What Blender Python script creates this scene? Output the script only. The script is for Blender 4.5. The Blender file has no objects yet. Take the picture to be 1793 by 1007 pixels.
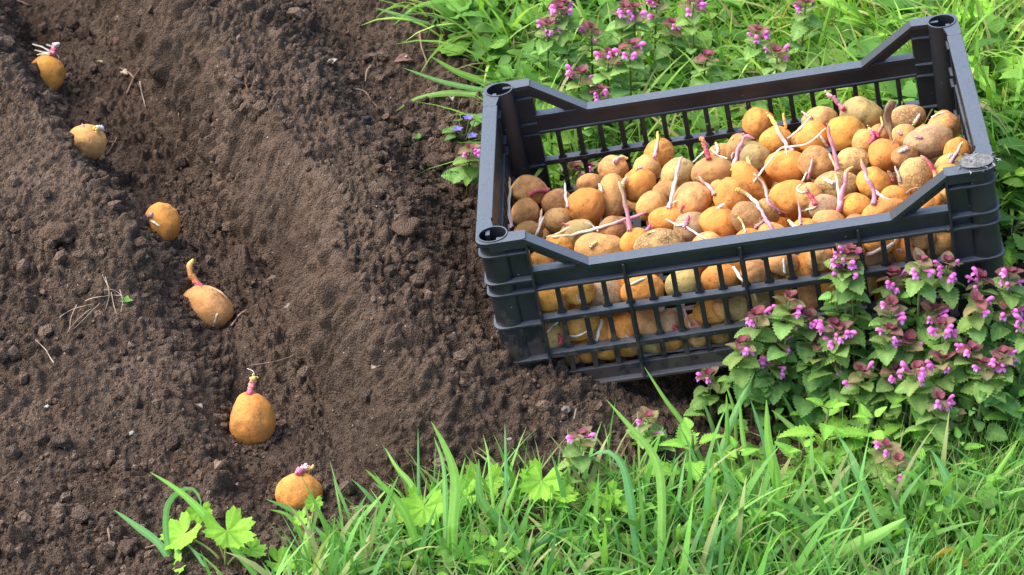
import bpy, math, random
import numpy as np
from mathutils import Vector, Matrix, Euler, noise

random.seed(11)
RNG = np.random.default_rng(11)
R = math.radians
scn = bpy.context.scene
col = scn.collection

# ------------------------------------------------------------------ camera
F = 5000.0; CX = 896.5; CY = 503.5
PITCH = R(33)
CAM = np.array([0.0, -2.9, 1.93])
AX = np.array([1.0, 0, 0])
AD = np.array([0, -math.sin(PITCH), -math.cos(PITCH)])
AF = np.array([0, math.cos(PITCH), -math.sin(PITCH)])
B = np.stack([AX, AD, AF], 1)


def ray(px, py):
    return AX * ((px - CX) / F) + AD * ((py - CY) / F) + AF


def at(px, py, t):
    return CAM + ray(px, py) * t


def on_z(px, py, z):
    d = ray(px, py)
    return CAM + d * ((z - CAM[2]) / d[2])


def project(P):
    q = (np.asarray(P) - CAM) @ B
    return CX + F * q[..., 0] / q[..., 2], CY + F * q[..., 1] / q[..., 2], q[..., 2]


# ------------------------------------------------------------------ terrain
def line(pts):
    w = np.array([on_z(a, b, z) for a, b, z in pts])
    o = np.argsort(w[:, 1])
    return w[o]


LINES = [
    line([(-330, 70, 0.0), (-250, 335, .0), (-120, 600, -.02), (20, 960, -.035)]),
    line([(-60, 0, .042), (-16, 75, .044), (62, 215, .040), (160, 335, .028), (260, 545, .004), (345, 750, -.016), (430, 960, -.03)]),
    line([(25, 0, -.098), (112, 150, -.098), (185, 275, -.095), (300, 425, -.088), (385, 585, -.080), (462, 790, -.066), (540, 905, -.06), (600, 1000, -.05)]),
    line([(150, 0, -.092), (258, 170, -.092), (372, 380, -.088), (510, 600, -.078), (610, 780, -.060), (690, 930, -.045)]),
    line([(335, 0, .060), (408, 90, .068), (485, 210, .074), (548, 330, .076), (622, 470, .074), (700, 580, .062), (790, 690, .034), (880, 790, .0), (930, 870, -.03)]),
    line([(415, 0, .048), (505, 90, .058), (600, 200, .064), (685, 330, .066), (760, 470, .060), (835, 600, .038), (925, 710, .018), (1010, 810, -.01), (1050, 880, -.03)]),
    line([(560, 0, -.014), (675, 150, -.022), (785, 320, -.028), (870, 500, -.008), (930, 620, .010), (985, 700, .004), (1110, 820, -.035)]),
    line([(760, 0, .0), (880, 150, -.012), (960, 320, -.012), (1060, 500, -.03), (1190, 690, -.065), (1330, 820, -.055)]),
]


# value noise on numpy arrays
def vnoise(x, y, seed):
    xi = np.floor(x).astype(np.int64); yi = np.floor(y).astype(np.int64)
    fx = x - xi; fy = y - yi
    fx = fx * fx * (3 - 2 * fx); fy = fy * fy * (3 - 2 * fy)

    def h(a, b):
        n = (a * 374761393 + b * 668265263 + seed * 974634777) & 0x7fffffff
        n = ((n ^ (n >> 13)) * 1274126177) & 0x7fffffff
        return ((n ^ (n >> 16)) & 0xffff) / 65535.0
    return (h(xi, yi) * (1 - fx) + h(xi + 1, yi) * fx) * (1 - fy) + (h(xi, yi + 1) * (1 - fx) + h(xi + 1, yi + 1) * fx) * fy


def H(x, y):
    x = np.asarray(x, float); y = np.asarray(y, float)
    wx = (vnoise(x * 4.3 + 40, y * 4.3 + 9, 71) - .5) * .05 + (vnoise(x * 13 + 4, y * 13 + 2, 72) - .5) * .026
    x = x + wx
    xs = []; zs = []
    for L in LINES:
        lx = np.interp(y, L[:, 1], L[:, 0])
        s0 = (L[1, 0] - L[0, 0]) / (L[1, 1] - L[0, 1]); s1 = (L[-1, 0] - L[-2, 0]) / (L[-1, 1] - L[-2, 1])
        lx = lx + np.where(y < L[0, 1], (y - L[0, 1]) * s0, 0) + np.where(y > L[-1, 1], (y - L[-1, 1]) * s1, 0)
        xs.append(lx); zs.append(np.interp(y, L[:, 1], L[:, 2]))
    z = np.where(x <= xs[0], zs[0], zs[-1])
    for i in range(len(xs) - 1):
        w = np.maximum(xs[i + 1] - xs[i], 1e-4)
        u = np.clip((x - xs[i]) / w, 0, 1)
        s = u * u * (3 - 2 * u) * .45 + u * .55
        z = np.where((x > xs[i]) & (x <= xs[i + 1]), zs[i] + (zs[i + 1] - zs[i]) * s, z)
    # the turf climbs a little towards the right, under the crate
    r = np.clip((x - .22) / .40, 0, 1)
    z = z + .11 * r * r * (3 - 2 * r) * np.clip((y + .35) / .35, .25, 1)
    return z


def ground_hit(px, py, lift=0.0, fn=None):
    fn = fn or H
    t = np.arange(2.3, 6.5, .004)
    P = CAM[None] + ray(px, py)[None] * t[:, None]
    g = P[:, 2] - fn(P[:, 0], P[:, 1]) - lift
    k = np.argmax(g <= 0) if (g <= 0).any() else len(t) - 1
    k = max(k, 1)
    a, b = g[k - 1], g[k]
    tt = t[k - 1] + (t[k] - t[k - 1]) * (a / (a - b) if a != b else .5)
    return tt, CAM + ray(px, py) * tt


def axis(dense0, dense1, step, lo, hi):
    a = list(np.arange(dense0, dense1, step)); s = step
    x = a[-1]
    while x < hi:
        s = min(s * 1.06, .006) if x < 1.0 else s * 1.22; x += s; a.append(x)
    s = step; x = a[0]; pre = []
    while x > lo:
        s *= 1.22; x -= s; pre.append(x)
    return np.array(pre[::-1] + a)


GX = axis(-.80, .42, .0018, -400, 400)
GY = axis(-.78, 1.02, .0021, -400, 600)
XX, YY = np.meshgrid(GX, GY)
ZZ = H(XX, YY)
ZBASE = ZZ.copy()
# arc length across the furrows, so that crumbs keep their size on the steep walls
_zx = np.gradient(ZZ, axis=1) / np.gradient(GX)[None]
for _ in range(6): _zx[1:-1] = (_zx[:-2] + 2 * _zx[1:-1] + _zx[2:]) / 4
_ds = np.sqrt(1 + np.clip(_zx, -3, 3) ** 2) * np.gradient(GX)[None]
XS = np.cumsum(_ds, axis=1); _k = np.searchsorted(GX, -.75); XS = XS - XS[:, _k:_k + 1]
for _ in range(3):                            # even it out along the furrow, or the crumbs would shear into streaks
    _n = 90; _c = np.cumsum(np.pad(XS, ((_n + 1, _n), (0, 0)), mode='edge'), axis=0); XS = (_c[2 * _n + 1:] - _c[:-2 * _n - 1]) / (2 * _n + 1)


def turf_mask_px(px, py):
    """1 where turf grows, from the outline of the beds on the ground plane."""
    front = np.interp(px, [-2000, 180, 480, 560, 640, 730, 850, 980, 1090, 1160, 1260, 1400, 2600],
                      [1500, 1330, 1060, 985, 955, 905, 868, 858, 850, 800, 745, 700, 560])
    back = np.interp(py, [-900, 0, 40, 100, 150, 210, 300, 420, 640, 760], [500, 715, 735, 800, 850, 880, 900, 960, 1260, 1500])
    return np.clip((py - front + 35) / 80, 0, 1), np.clip((px - back) / 30, 0, 1) * (py < 760)


gpx, gpy, _ = project(np.stack([XX, YY, np.zeros_like(XX)], -1))
front_m, back_m = turf_mask_px(gpx, gpy)
TURF = np.maximum(front_m, back_m)
near = (np.abs(XX) < 1.6) & (YY > -1.5) & (YY < 1.8)
nz = np.zeros_like(XX)
for f_, a_, s_ in ((5, .016, 1), (12, .012, 2), (28, .0085, 3), (60, .0055, 4), (120, .0036, 5), (230, .0026, 6), (400, .0016, 7)):
    nz += a_ * (vnoise(XS * f_ + 91.3, YY * f_ + 17.7, s_) - .5)
# raked clods: ridged noise
rg = 1 - np.abs(2 * vnoise(XS * 34 + 3, YY * 34 + 8, 9) - 1)
nz += .004 * (rg - .5) * vnoise(XS * 7, YY * 7, 12)
ZZ = ZZ + nz * near * (1 - .5 * TURF)
# crumbs and clods: rounded cells of several sizes
def cells(cell, rmin, rmax, prob, seed, sink=.0):
    out = np.zeros(XX.shape)
    sub = (np.abs(GX) < 1.3); j0, j1 = np.searchsorted(GY, [-1.3, 1.5]); i0, i1 = np.searchsorted(GX, [-1.3, 1.3])
    # a gentle warp keeps the cells from lining up
    x = XS[j0:j1, i0:i1] / cell; y = YY[j0:j1, i0:i1] / cell
    xi = np.floor(x).astype(np.int64); yi = np.floor(y).astype(np.int64)
    best = np.zeros(x.shape)

    def h(a, b, k):
        n = (a * 374761393 + b * 668265263 + (seed * 31 + k) * 974634777) & 0x7fffffff
        n = ((n ^ (n >> 13)) * 1274126177) & 0x7fffffff
        return ((n ^ (n >> 16)) & 0xffff) / 65535.0
    for di in (-1, 0, 1):
        for dj in (-1, 0, 1):
            a = xi + di; b = yi + dj
            r = rmin + (rmax - rmin) * h(a, b, 3) ** 2
            ang = h(a, b, 5) * 6.283; el = .65 + .6 * h(a, b, 6)
            dx = x - (a + h(a, b, 1)); dy = y - (b + h(a, b, 2))
            u = (dx * np.cos(ang) + dy * np.sin(ang)) * el; v = (-dx * np.sin(ang) + dy * np.cos(ang)) / el
            d = 1 - (u * u + v * v) / (r * r)
            z = np.where((d > 0) & (h(a, b, 4) < prob), np.sqrt(np.maximum(d, 0)) * r * cell * (.6 + .5 * h(a, b, 7)), 0)
            best = np.maximum(best, z)
    out[j0:j1, i0:i1] = best
    return out


lump = np.clip(vnoise(XS * 7 + 5, YY * 7, 61) * 1.7 - .25, 0, 1)
ZZ = ZZ + cells(.0062, .30, .85, .9, 1) * (.95 + .5 * lump) + cells(.0105, .2, .8, .65, 2) * (.6 + .8 * lump) + cells(.021, .2, .62, .5, 3) * lump + cells(.042, .15, .45, .42, 4) * lump


for _px, _py in ((81, 165), (158, 275), (280, 425), (362, 570), (440, 782), (520, 895)):
    _p = on_z(_px, _py, -.07)                 # the soil is smoothed where a potato was pressed in
    ZZ -= (ZZ - ZBASE - .004) * .75 * np.exp(-(((XX - _p[0]) / .036) ** 2 + ((YY - _p[1]) / .055) ** 2))
DISP = ZZ - ZBASE
gy_, gx_ = np.gradient(ZBASE, GY, GX)
for _ in range(3):                            # smooth the normals a little
    gx_[1:-1, 1:-1] = (gx_[1:-1, :-2] + gx_[1:-1, 2:] + gx_[:-2, 1:-1] + gx_[2:, 1:-1]) / 4
    gy_[1:-1, 1:-1] = (gy_[1:-1, :-2] + gy_[1:-1, 2:] + gy_[:-2, 1:-1] + gy_[2:, 1:-1]) / 4
nl_ = np.sqrt(1 + gx_ ** 2 + gy_ ** 2)
PX_ = XX - DISP * gx_ / nl_; PY_ = YY - DISP * gy_ / nl_; PZ_ = ZBASE + DISP / nl_


def Hd(x, y):
    i = np.clip(np.searchsorted(GX, x), 1, len(GX) - 1); j = np.clip(np.searchsorted(GY, y), 1, len(GY) - 1)
    u = (x - GX[i - 1]) / (GX[i] - GX[i - 1]); v = (y - GY[j - 1]) / (GY[j] - GY[j - 1])
    return (ZZ[j - 1, i - 1] * (1 - u) + ZZ[j - 1, i] * u) * (1 - v) + (ZZ[j, i - 1] * (1 - u) + ZZ[j, i] * u) * v


# ------------------------------------------------------------------ mesh helper
class MB:
    def __init__(self):
        self.V = []; self.C = []; self.Fc = []; self.n = 0

    def add(self, verts, faces, color=(1, 1, 1)):
        verts = np.asarray(verts, float).reshape(-1, 3)
        c = np.asarray(color, float)
        if c.ndim == 1:
            c = np.tile(c, (len(verts), 1))
        self.V.append(verts); self.C.append(c)
        if isinstance(faces, np.ndarray):
            self.Fc.append(faces + self.n)
        else:
            by = {}
            for f in faces:
                by.setdefault(len(f), []).append(f)
            for k, v in by.items():
                self.Fc.append(np.array(v) + self.n)
        self.n += len(verts)

    def build(self, name, mat, parent=None, smooth=True, M=None):
        me = bpy.data.meshes.new(name)
        V = np.concatenate(self.V); C = np.concatenate(self.C)
        me.vertices.add(len(V)); me.vertices.foreach_set('co', V.ravel())
        nl = sum(f.size for f in self.Fc); npoly = sum(len(f) for f in self.Fc)
        me.loops.add(nl); me.polygons.add(npoly)
        me.loops.foreach_set('vertex_index', np.concatenate([f.ravel() for f in self.Fc]).astype(np.int32))
        tot = np.concatenate([np.full(len(f), f.shape[1]) for f in self.Fc])
        st = np.concatenate([[0], np.cumsum(tot)[:-1]])
        me.polygons.foreach_set('loop_start', st.astype(np.int32))
        me.polygons.foreach_set('use_smooth', np.full(npoly, smooth))
        a = me.attributes.new('Col', 'FLOAT_COLOR', 'POINT')
        a.data.foreach_set('color', np.concatenate([C, np.ones((len(C), 1))], 1).ravel())
        me.update(calc_edges=True); me.validate()
        me.materials.append(mat)
        o = bpy.data.objects.new(name, me); col.objects.link(o)
        if parent is not None:
            o.parent = parent
        if M is not None:
            o.matrix_world = M
        return o

    # box in any orthonormal frame
    def box(self, lo, hi, fr=None, color=(1, 1, 1)):
        c = np.array([[x, y, z] for x in (lo[0], hi[0]) for y in (lo[1], hi[1]) for z in (lo[2], hi[2])])
        if fr is not None:
            c = fr(c)
        self.add(c, [(0, 1, 3, 2), (4, 6, 7, 5), (0, 4, 5, 1), (2, 3, 7, 6), (0, 2, 6, 4), (1, 5, 7, 3)], color)

    def prism(self, poly, n0, n1, fr, color=(1, 1, 1)):
        """polygon in (s,z), thickness n0..n1"""
        k = len(poly)
        a = [(s, z, n0) for s, z in poly] + [(s, z, n1) for s, z in poly]
        fs = [tuple(range(k))[::-1], tuple(range(k, 2 * k))] + [(i, (i + 1) % k, k + (i + 1) % k, k + i) for i in range(k)]
        self.add(fr(np.array(a)), fs, color)

    def tube(self, path, rad, color=(1, 1, 1), k=8, cap=True):
        P = np.asarray(path, float); n = len(P)
        rad = np.broadcast_to(np.asarray(rad, float), (n,))
        T = np.gradient(P, axis=0); T /= np.linalg.norm(T, axis=1)[:, None] + 1e-12
        u = np.cross(T[0], [0.3, .2, .93]); u /= np.linalg.norm(u) + 1e-12
        vs = []; a = np.arange(k) / k * 2 * math.pi
        for i in range(n):
            u = u - T[i] * (u @ T[i]); u /= np.linalg.norm(u) + 1e-12
            w = np.cross(T[i], u)
            vs.append(P[i] + rad[i] * (np.cos(a)[:, None] * u + np.sin(a)[:, None] * w))
        V = np.concatenate(vs)
        i0 = np.arange(n - 1)[:, None] * k; j = np.arange(k)[None]; j2 = (j + 1) % k
        Fq = np.stack([i0 + j, i0 + j2, i0 + k + j2, i0 + k + j], -1).reshape(-1, 4)
        c = np.asarray(color, float)
        if c.ndim == 2:
            c = np.repeat(c, k, 0)
        else:
            c = np.tile(c, (len(V), 1))
        V = np.concatenate([V, P[:1], P[-1:]]); c = np.concatenate([c, c[:1], c[-1:]])
        m = len(V)
        tri = [(m - 2, (q + 1) % k, q) for q in range(k)] + [(m - 1, (n - 1) * k + q, (n - 1) * k + (q + 1) % k) for q in range(k)]
        base = self.n
        self.add(V, Fq, c)
        if cap:
            self.Fc.append(np.array(tri) + base)

    def blob(self, c, r, color=(1, 1, 1), seed=0, amp=.25, sub=1, M=None):
        V, Fa = ICO[sub]
        d = np.array([noise.noise(Vector(v * 1.7) + Vector((seed * 7.3, seed * 3.1, 1))) for v in V])
        W = V * (1 + amp * d)[:, None] * np.asarray(r, float)
        if M is not None:
            W = W @ M.T
        self.add(W + np.asarray(c), Fa, color)


def ico(sub):
    import bmesh
    bm = bmesh.new(); bmesh.ops.create_icosphere(bm, subdivisions=sub, radius=1)
    V = np.array([v.co[:] for v in bm.verts]); Fa = np.array([[v.index for v in f.verts] for f in bm.faces])
    bm.free()
    return V, Fa


ICO = {1: ico(1), 2: ico(2), 3: ico(3)}


def spline(pts, n):
    P = np.asarray(pts, float)
    if len(P) == 2:
        return P[0] + (P[1] - P[0]) * np.linspace(0, 1, n)[:, None]
    d = np.concatenate([[0], np.cumsum(np.linalg.norm(np.diff(P, axis=0), axis=1))]); d /= d[-1]
    Q = np.concatenate([[2 * P[0] - P[1]], P, [2 * P[-1] - P[-2]]])
    out = []
    for u in np.linspace(0, 1, n):
        i = min(max(np.searchsorted(d, u, 'right') - 1, 0), len(P) - 2)
        t = (u - d[i]) / max(d[i + 1] - d[i], 1e-9)
        p0, p1, p2, p3 = Q[i:i + 4]
        out.append(.5 * ((2 * p1) + (p2 - p0) * t + (2 * p0 - 5 * p1 + 4 * p2 - p3) * t * t + (3 * p1 - p0 - 3 * p2 + p3) * t ** 3))
    return np.array(out)


def tag(o, label, cat, group=None, kind=None):
    o['label'] = label
    if cat: o['category'] = cat
    if group: o['group'] = group
    if kind: o['kind'] = kind
    return o


def thing(name, label, cat, loc=(0, 0, 0), group=None):
    o = bpy.data.objects.new(name, None); col.objects.link(o)
    o.empty_display_size = .02
    o.location = [float(q) for q in loc]
    return tag(o, label, cat, group)


def child(o, root):
    """parent keeping the world-space mesh where it is (root has only a location)"""
    o.parent = root
    o.matrix_parent_inverse = Matrix.Translation(-Vector(root.location))
    return o


# ------------------------------------------------------------------ materials
def new_mat(name):
    m = bpy.data.materials.new(name); m.use_nodes = True
    nt = m.node_tree; nt.nodes.clear()
    return m, nt


def nd(nt, t, **kw):
    n = nt.nodes.new(t)
    for k, v in kw.items():
        if k in ('operation', 'data_type', 'blend_type', 'feature', 'attribute_name', 'interpolation', 'distance', 'noise_dimensions', 'sky_type'):
            setattr(n, k, v)
        else:
            n.inputs[k.replace('_', ' ')].default_value = v
    return n


def ramp(nt, fac, stops):
    n = nt.nodes.new('ShaderNodeValToRGB'); e = n.color_ramp.elements
    while len(e) < len(stops): e.new(.5)
    for q, (p, c) in zip(e, stops):
        q.position = p; q.color = (*c, 1) if len(c) == 3 else c
    nt.links.new(fac, n.inputs['Fac'])
    return n.outputs['Color']


def mix(nt, fac, a, b, mode='MIX'):
    n = nt.nodes.new('ShaderNodeMix'); n.data_type = 'RGBA'; n.blend_type = mode
    for s, v in ((n.inputs[0], fac), (n.inputs[6], a), (n.inputs[7], b)):
        if hasattr(v, 'is_output'): nt.links.new(v, s)
        elif isinstance(v, (int, float)): s.default_value = v
        else: s.default_value = (*v, 1) if len(v) == 3 else v
    return n.outputs[2]


def mathn(nt, op, a, b=0.0):
    n = nt.nodes.new('ShaderNodeMath'); n.operation = op
    for s, v in ((n.inputs[0], a), (n.inputs[1], b)):
        if hasattr(v, 'is_output'): nt.links.new(v, s)
        else: s.default_value = v
    return n.outputs[0]


def noise_n(nt, vec, scale, detail=4, rough=.6, dist=0):
    n = nt.nodes.new('ShaderNodeTexNoise')
    n.inputs['Scale'].default_value = scale; n.inputs['Detail'].default_value = detail
    n.inputs['Roughness'].default_value = rough; n.inputs['Distortion'].default_value = dist
    nt.links.new(vec, n.inputs['Vector'])
    return n.outputs['Fac']


def voro(nt, vec, scale, feature='F1'):
    n = nt.nodes.new('ShaderNodeTexVoronoi'); n.feature = feature
    n.inputs['Scale'].default_value = scale
    nt.links.new(vec, n.inputs['Vector'])
    return n


def finish(nt, base, rough=.6, bump=None, bdist=.001, bstr=1.0, spec=.5, sss=0, transl=0.0, tcol=None, sheen=0):
    p = nt.nodes.new('ShaderNodeBsdfPrincipled'); out = nt.nodes.new('ShaderNodeOutputMaterial')
    for s, v in ((p.inputs['Base Color'], base), (p.inputs['Roughness'], rough)):
        if hasattr(v, 'is_output'): nt.links.new(v, s)
        elif isinstance(v, (int, float)): s.default_value = v
        else: s.default_value = (*v, 1)
    p.inputs['Specular IOR Level'].default_value = spec
    if sss:
        p.inputs['Subsurface Weight'].default_value = sss
        p.inputs['Subsurface Radius'].default_value = (.006, .003, .0012)
        p.inputs['Subsurface Scale'].default_value = .6
    if bump is not None:
        b = nt.nodes.new('ShaderNodeBump'); b.inputs['Distance'].default_value = bdist; b.inputs['Strength'].default_value = bstr
        nt.links.new(bump, b.inputs['Height']); nt.links.new(b.outputs['Normal'], p.inputs['Normal'])
    sh = p.outputs[0]
    if transl:
        t = nt.nodes.new('ShaderNodeBsdfTranslucent'); mx = nt.nodes.new('ShaderNodeMixShader')
        mx.inputs[0].default_value = transl
        nt.links.new(tcol if tcol is not None else base, t.inputs['Color'])
        nt.links.new(p.outputs[0], mx.inputs[1]); nt.links.new(t.outputs[0], mx.inputs[2]); sh = mx.outputs[0]
    nt.links.new(sh, out.inputs['Surface'])


def coords(nt, kind='Object'):
    return nt.nodes.new('ShaderNodeTexCoord').outputs[kind]


def attr(nt, name='Col'):
    n = nt.nodes.new('ShaderNodeAttribute'); n.attribute_name = name
    return n.outputs['Color']


def mat_soil():
    m, nt = new_mat('garden_soil'); v = coords(nt)
    big = noise_n(nt, v, 5, 4, .6); mid = noise_n(nt, v, 70, 5, .7); fine = noise_n(nt, v, 420, 4, .75)
    c = ramp(nt, mid, [(.28, (.038, .0228, .0142)), (.5, (.074, .0452, .0288)), (.72, (.128, .086, .059))])
    dry = ramp(nt, fine, [(.40, (0, 0, 0)), (.72, (1, 1, 1))])
    dryc = mix(nt, mathn(nt, 'MULTIPLY', big, 1.0), (.140, .099, .071), (.230, .176, .135))
    c = mix(nt, mathn(nt, 'MULTIPLY', dry, .62), c, dryc)
    red = ramp(nt, noise_n(nt, v, 9, 3, .5), [(.5, (0, 0, 0)), (.75, (1, 1, 1))])
    c = mix(nt, mathn(nt, 'MULTIPLY', red, .35), c, (.075, .036, .022))
    vo = voro(nt, v, 160)
    sp = mathn(nt, 'LESS_THAN', vo.outputs['Distance'], .16)
    sel = mathn(nt, 'GREATER_THAN', nt_sep(nt, vo.outputs['Color']), .93)
    c = mix(nt, mathn(nt, 'MULTIPLY', sp, sel), c, (.33, .28, .23))
    c = mix(nt, attr(nt), c, c, 'MIX')
    tint = mix(nt, 1.0, c, attr(nt), 'MULTIPLY')
    vb = voro(nt, v, 420)
    bh = mathn(nt, 'ADD', mathn(nt, 'MULTIPLY', fine, .8), mathn(nt, 'MULTIPLY', vb.outputs['Distance'], -.9))
    finish(nt, tint, .95, bh, .0035, 1.0, .15)
    return m


def nt_sep(nt, c):
    n = nt.nodes.new('ShaderNodeSeparateColor'); nt.links.new(c, n.inputs[0])
    return n.outputs[0]


def mat_potato(name, base, dirt, dirt_amt, net=0.0, blotch=(.30, .17, .08), green=0.0):
    m, nt = new_mat(name)
    v0 = coords(nt); oi = nt.nodes.new('ShaderNodeObjectInfo')
    ad = nt.nodes.new('ShaderNodeVectorMath'); ad.operation = 'ADD'
    cm = nt.nodes.new('ShaderNodeCombineXYZ')
    off = mathn(nt, 'MULTIPLY', oi.outputs['Random'], 37.0)
    for i in range(3): nt.links.new(off, cm.inputs[i])
    nt.links.new(v0, ad.inputs[0]); nt.links.new(cm.outputs[0], ad.inputs[1]); v = ad.outputs[0]
    hv = nt.nodes.new('ShaderNodeHueSaturation')
    hv.inputs['Color'].default_value = (*base, 1)
    nt.links.new(mathn(nt, 'ADD', mathn(nt, 'MULTIPLY', oi.outputs['Random'], .35), .82), hv.inputs['Value'])
    r2 = mathn(nt, 'FRACT', mathn(nt, 'MULTIPLY', oi.outputs['Random'], 17.3))
    nt.links.new(mathn(nt, 'ADD', mathn(nt, 'MULTIPLY', r2, .018), .489), hv.inputs['Hue'])
    c = hv.outputs[0]
    n1 = noise_n(nt, v, 42, 4, .6); n2 = noise_n(nt, v, 150, 5, .7); n3 = noise_n(nt, v, 22, 3, .5)
    c = mix(nt, mathn(nt, 'MULTIPLY', ramp(nt, n1, [(.40, (0, 0, 0)), (.68, (1, 1, 1))]), .6), c, tuple(q * .6 for q in base))
    c = mix(nt, mathn(nt, 'MULTIPLY', ramp(nt, n2, [(.5, (0, 0, 0)), (.8, (1, 1, 1))]), .5), c, blotch)
    if green:
        c = mix(nt, mathn(nt, 'MULTIPLY', ramp(nt, n3, [(.35, (0, 0, 0)), (.6, (1, 1, 1))]), green), c, (.27, .25, .10))
    d = ramp(nt, mathn(nt, 'ADD', mathn(nt, 'MULTIPLY', n3, .55), mathn(nt, 'MULTIPLY', n2, .5)), [(.62 - .35 * dirt_amt, (0, 0, 0)), (.80 - .28 * dirt_amt, (1, 1, 1))])
    c = mix(nt, mathn(nt, 'MULTIPLY', d, .85), c, dirt)
    vo = voro(nt, v, 165)
    pore = mathn(nt, 'MULTIPLY', mathn(nt, 'LESS_THAN', vo.outputs['Distance'], .17), mathn(nt, 'GREATER_THAN', nt_sep(nt, vo.outputs['Color']), .62))
    c = mix(nt, mathn(nt, 'MULTIPLY', pore, .6), c, (.15, .08, .035))
    h = mathn(nt, 'ADD', n2, mathn(nt, 'MULTIPLY', noise_n(nt, v, 520, 3, .6), .35))
    if net:
        e = voro(nt, v, 210, 'DISTANCE_TO_EDGE')
        wv = nt.nodes.new('ShaderNodeVectorMath'); wv.operation = 'ADD'
        nn = nt.nodes.new('ShaderNodeTexNoise'); nn.inputs['Scale'].default_value = 60; nt.links.new(v, nn.inputs['Vector'])
        sc = nt.nodes.new('ShaderNodeVectorMath'); sc.operation = 'SCALE'; sc.inputs['Scale'].default_value = .012
        nt.links.new(nn.outputs['Color'], sc.inputs[0]); nt.links.new(v, wv.inputs[0]); nt.links.new(sc.outputs[0], wv.inputs[1])
        nt.links.new(wv.outputs[0], e.inputs['Vector'])
        ln = ramp(nt, e.outputs['Distance'], [(.05, (1, 1, 1)), (.16, (0, 0, 0))])
        area = ramp(nt, n3, [(.42, (0, 0, 0)), (.58, (1, 1, 1))])
        k = mathn(nt, 'MULTIPLY', mathn(nt, 'MULTIPLY', ln, area), net)
        c = mix(nt, k, c, (.085, .05, .028))
        h = mathn(nt, 'ADD', h, mathn(nt, 'MULTIPLY', k, -.5))
    soil = ramp(nt, noise_n(nt, v, 62, 6, .78), [(.58, (0, 0, 0)), (.68, (1, 1, 1))])
    c = mix(nt, mathn(nt, 'MULTIPLY', soil, .55), c, (.16, .10, .062))
    h = mathn(nt, 'ADD', h, mathn(nt, 'MULTIPLY', soil, .35))
    c = mix(nt, 1.0, c, attr(nt), 'MULTIPLY')
    finish(nt, c, .72, h, .0014, 1.0, .22, sss=.10)
    return m


def mat_vcol(name, rough=.5, transl=0.0, spec=.4, nscale=300, namt=.35, bdist=.0004, sss=0):
    m, nt = new_mat(name); v = coords(nt)
    n = noise_n(nt, v, nscale, 3, .6)
    k = mathn(nt, 'ADD', mathn(nt, 'MULTIPLY', n, namt * 2), 1 - namt)
    c = nt.nodes.new('ShaderNodeVectorMath'); c.operation = 'SCALE'
    nt.links.new(attr(nt), c.inputs[0]); nt.links.new(k, c.inputs['Scale'])
    tc = None
    if transl:
        tc = mix(nt, 1.0, c.outputs[0], (1.15, 1.25, .55), 'MULTIPLY')
    finish(nt, c.outputs[0], rough, n, bdist, .6, spec, transl=transl, tcol=tc, sss=sss)
    return m


def mat_plastic():
    m, nt = new_mat('black_crate_plastic'); v = coords(nt)
    n = noise_n(nt, v, 18, 5, .65); f = noise_n(nt, v, 260, 4, .7)
    c = ramp(nt, n, [(.3, (.0075, .0085, .011)), (.7, (.014, .016, .020))])
    dust = ramp(nt, f, [(.55, (0, 0, 0)), (.78, (1, 1, 1))])
    big = ramp(nt, noise_n(nt, v, 30, 4, .7), [(.45, (0, 0, 0)), (.7, (1, 1, 1))])
    c = mix(nt, mathn(nt, 'MULTIPLY', mathn(nt, 'MULTIPLY', dust, big), .30), c, (.16, .135, .115))
    vo = voro(nt, v, 130)
    sp = mathn(nt, 'MULTIPLY', mathn(nt, 'LESS_THAN', vo.outputs['Distance'], .11), mathn(nt, 'GREATER_THAN', nt_sep(nt, vo.outputs['Color']), .9))
    c = mix(nt, mathn(nt, 'MULTIPLY', sp, .8), c, (.25, .2, .16))
    sz = nt.nodes.new('ShaderNodeSeparateXYZ'); nt.links.new(v, sz.inputs[0])
    low = ramp(nt, sz.outputs[2], [(.0, (1, 1, 1)), (.10, (.25, .25, .25)), (.20, (.12, .12, .12))])
    mud = ramp(nt, mathn(nt, 'ADD', mathn(nt, 'MULTIPLY', noise_n(nt, v, 55, 5, .7), .8), mathn(nt, 'MULTIPLY', low, .34)), [(.60, (0, 0, 0)), (.70, (1, 1, 1))])
    c = mix(nt, mathn(nt, 'MULTIPLY', mud, .75), c, (.085, .062, .047))
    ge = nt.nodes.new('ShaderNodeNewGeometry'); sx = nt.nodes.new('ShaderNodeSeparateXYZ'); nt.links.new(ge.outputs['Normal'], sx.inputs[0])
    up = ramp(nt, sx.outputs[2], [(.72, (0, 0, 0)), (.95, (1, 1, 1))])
    c = mix(nt, mathn(nt, 'MULTIPLY', mathn(nt, 'MULTIPLY', up, mathn(nt, 'ADD', mathn(nt, 'MULTIPLY', f, .7), .25)), .85), c, (.125, .138, .162))  # pale blue-grey sky sheen painted into the colour of upward faces
    r = ramp(nt, n, [(.3, (.36, .36, .36)), (.75, (.56, .56, .56))])
    finish(nt, c, r, mathn(nt, 'ADD', n, mathn(nt, 'MULTIPLY', f, .3)), .0012, .5, .5)
    return m


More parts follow.
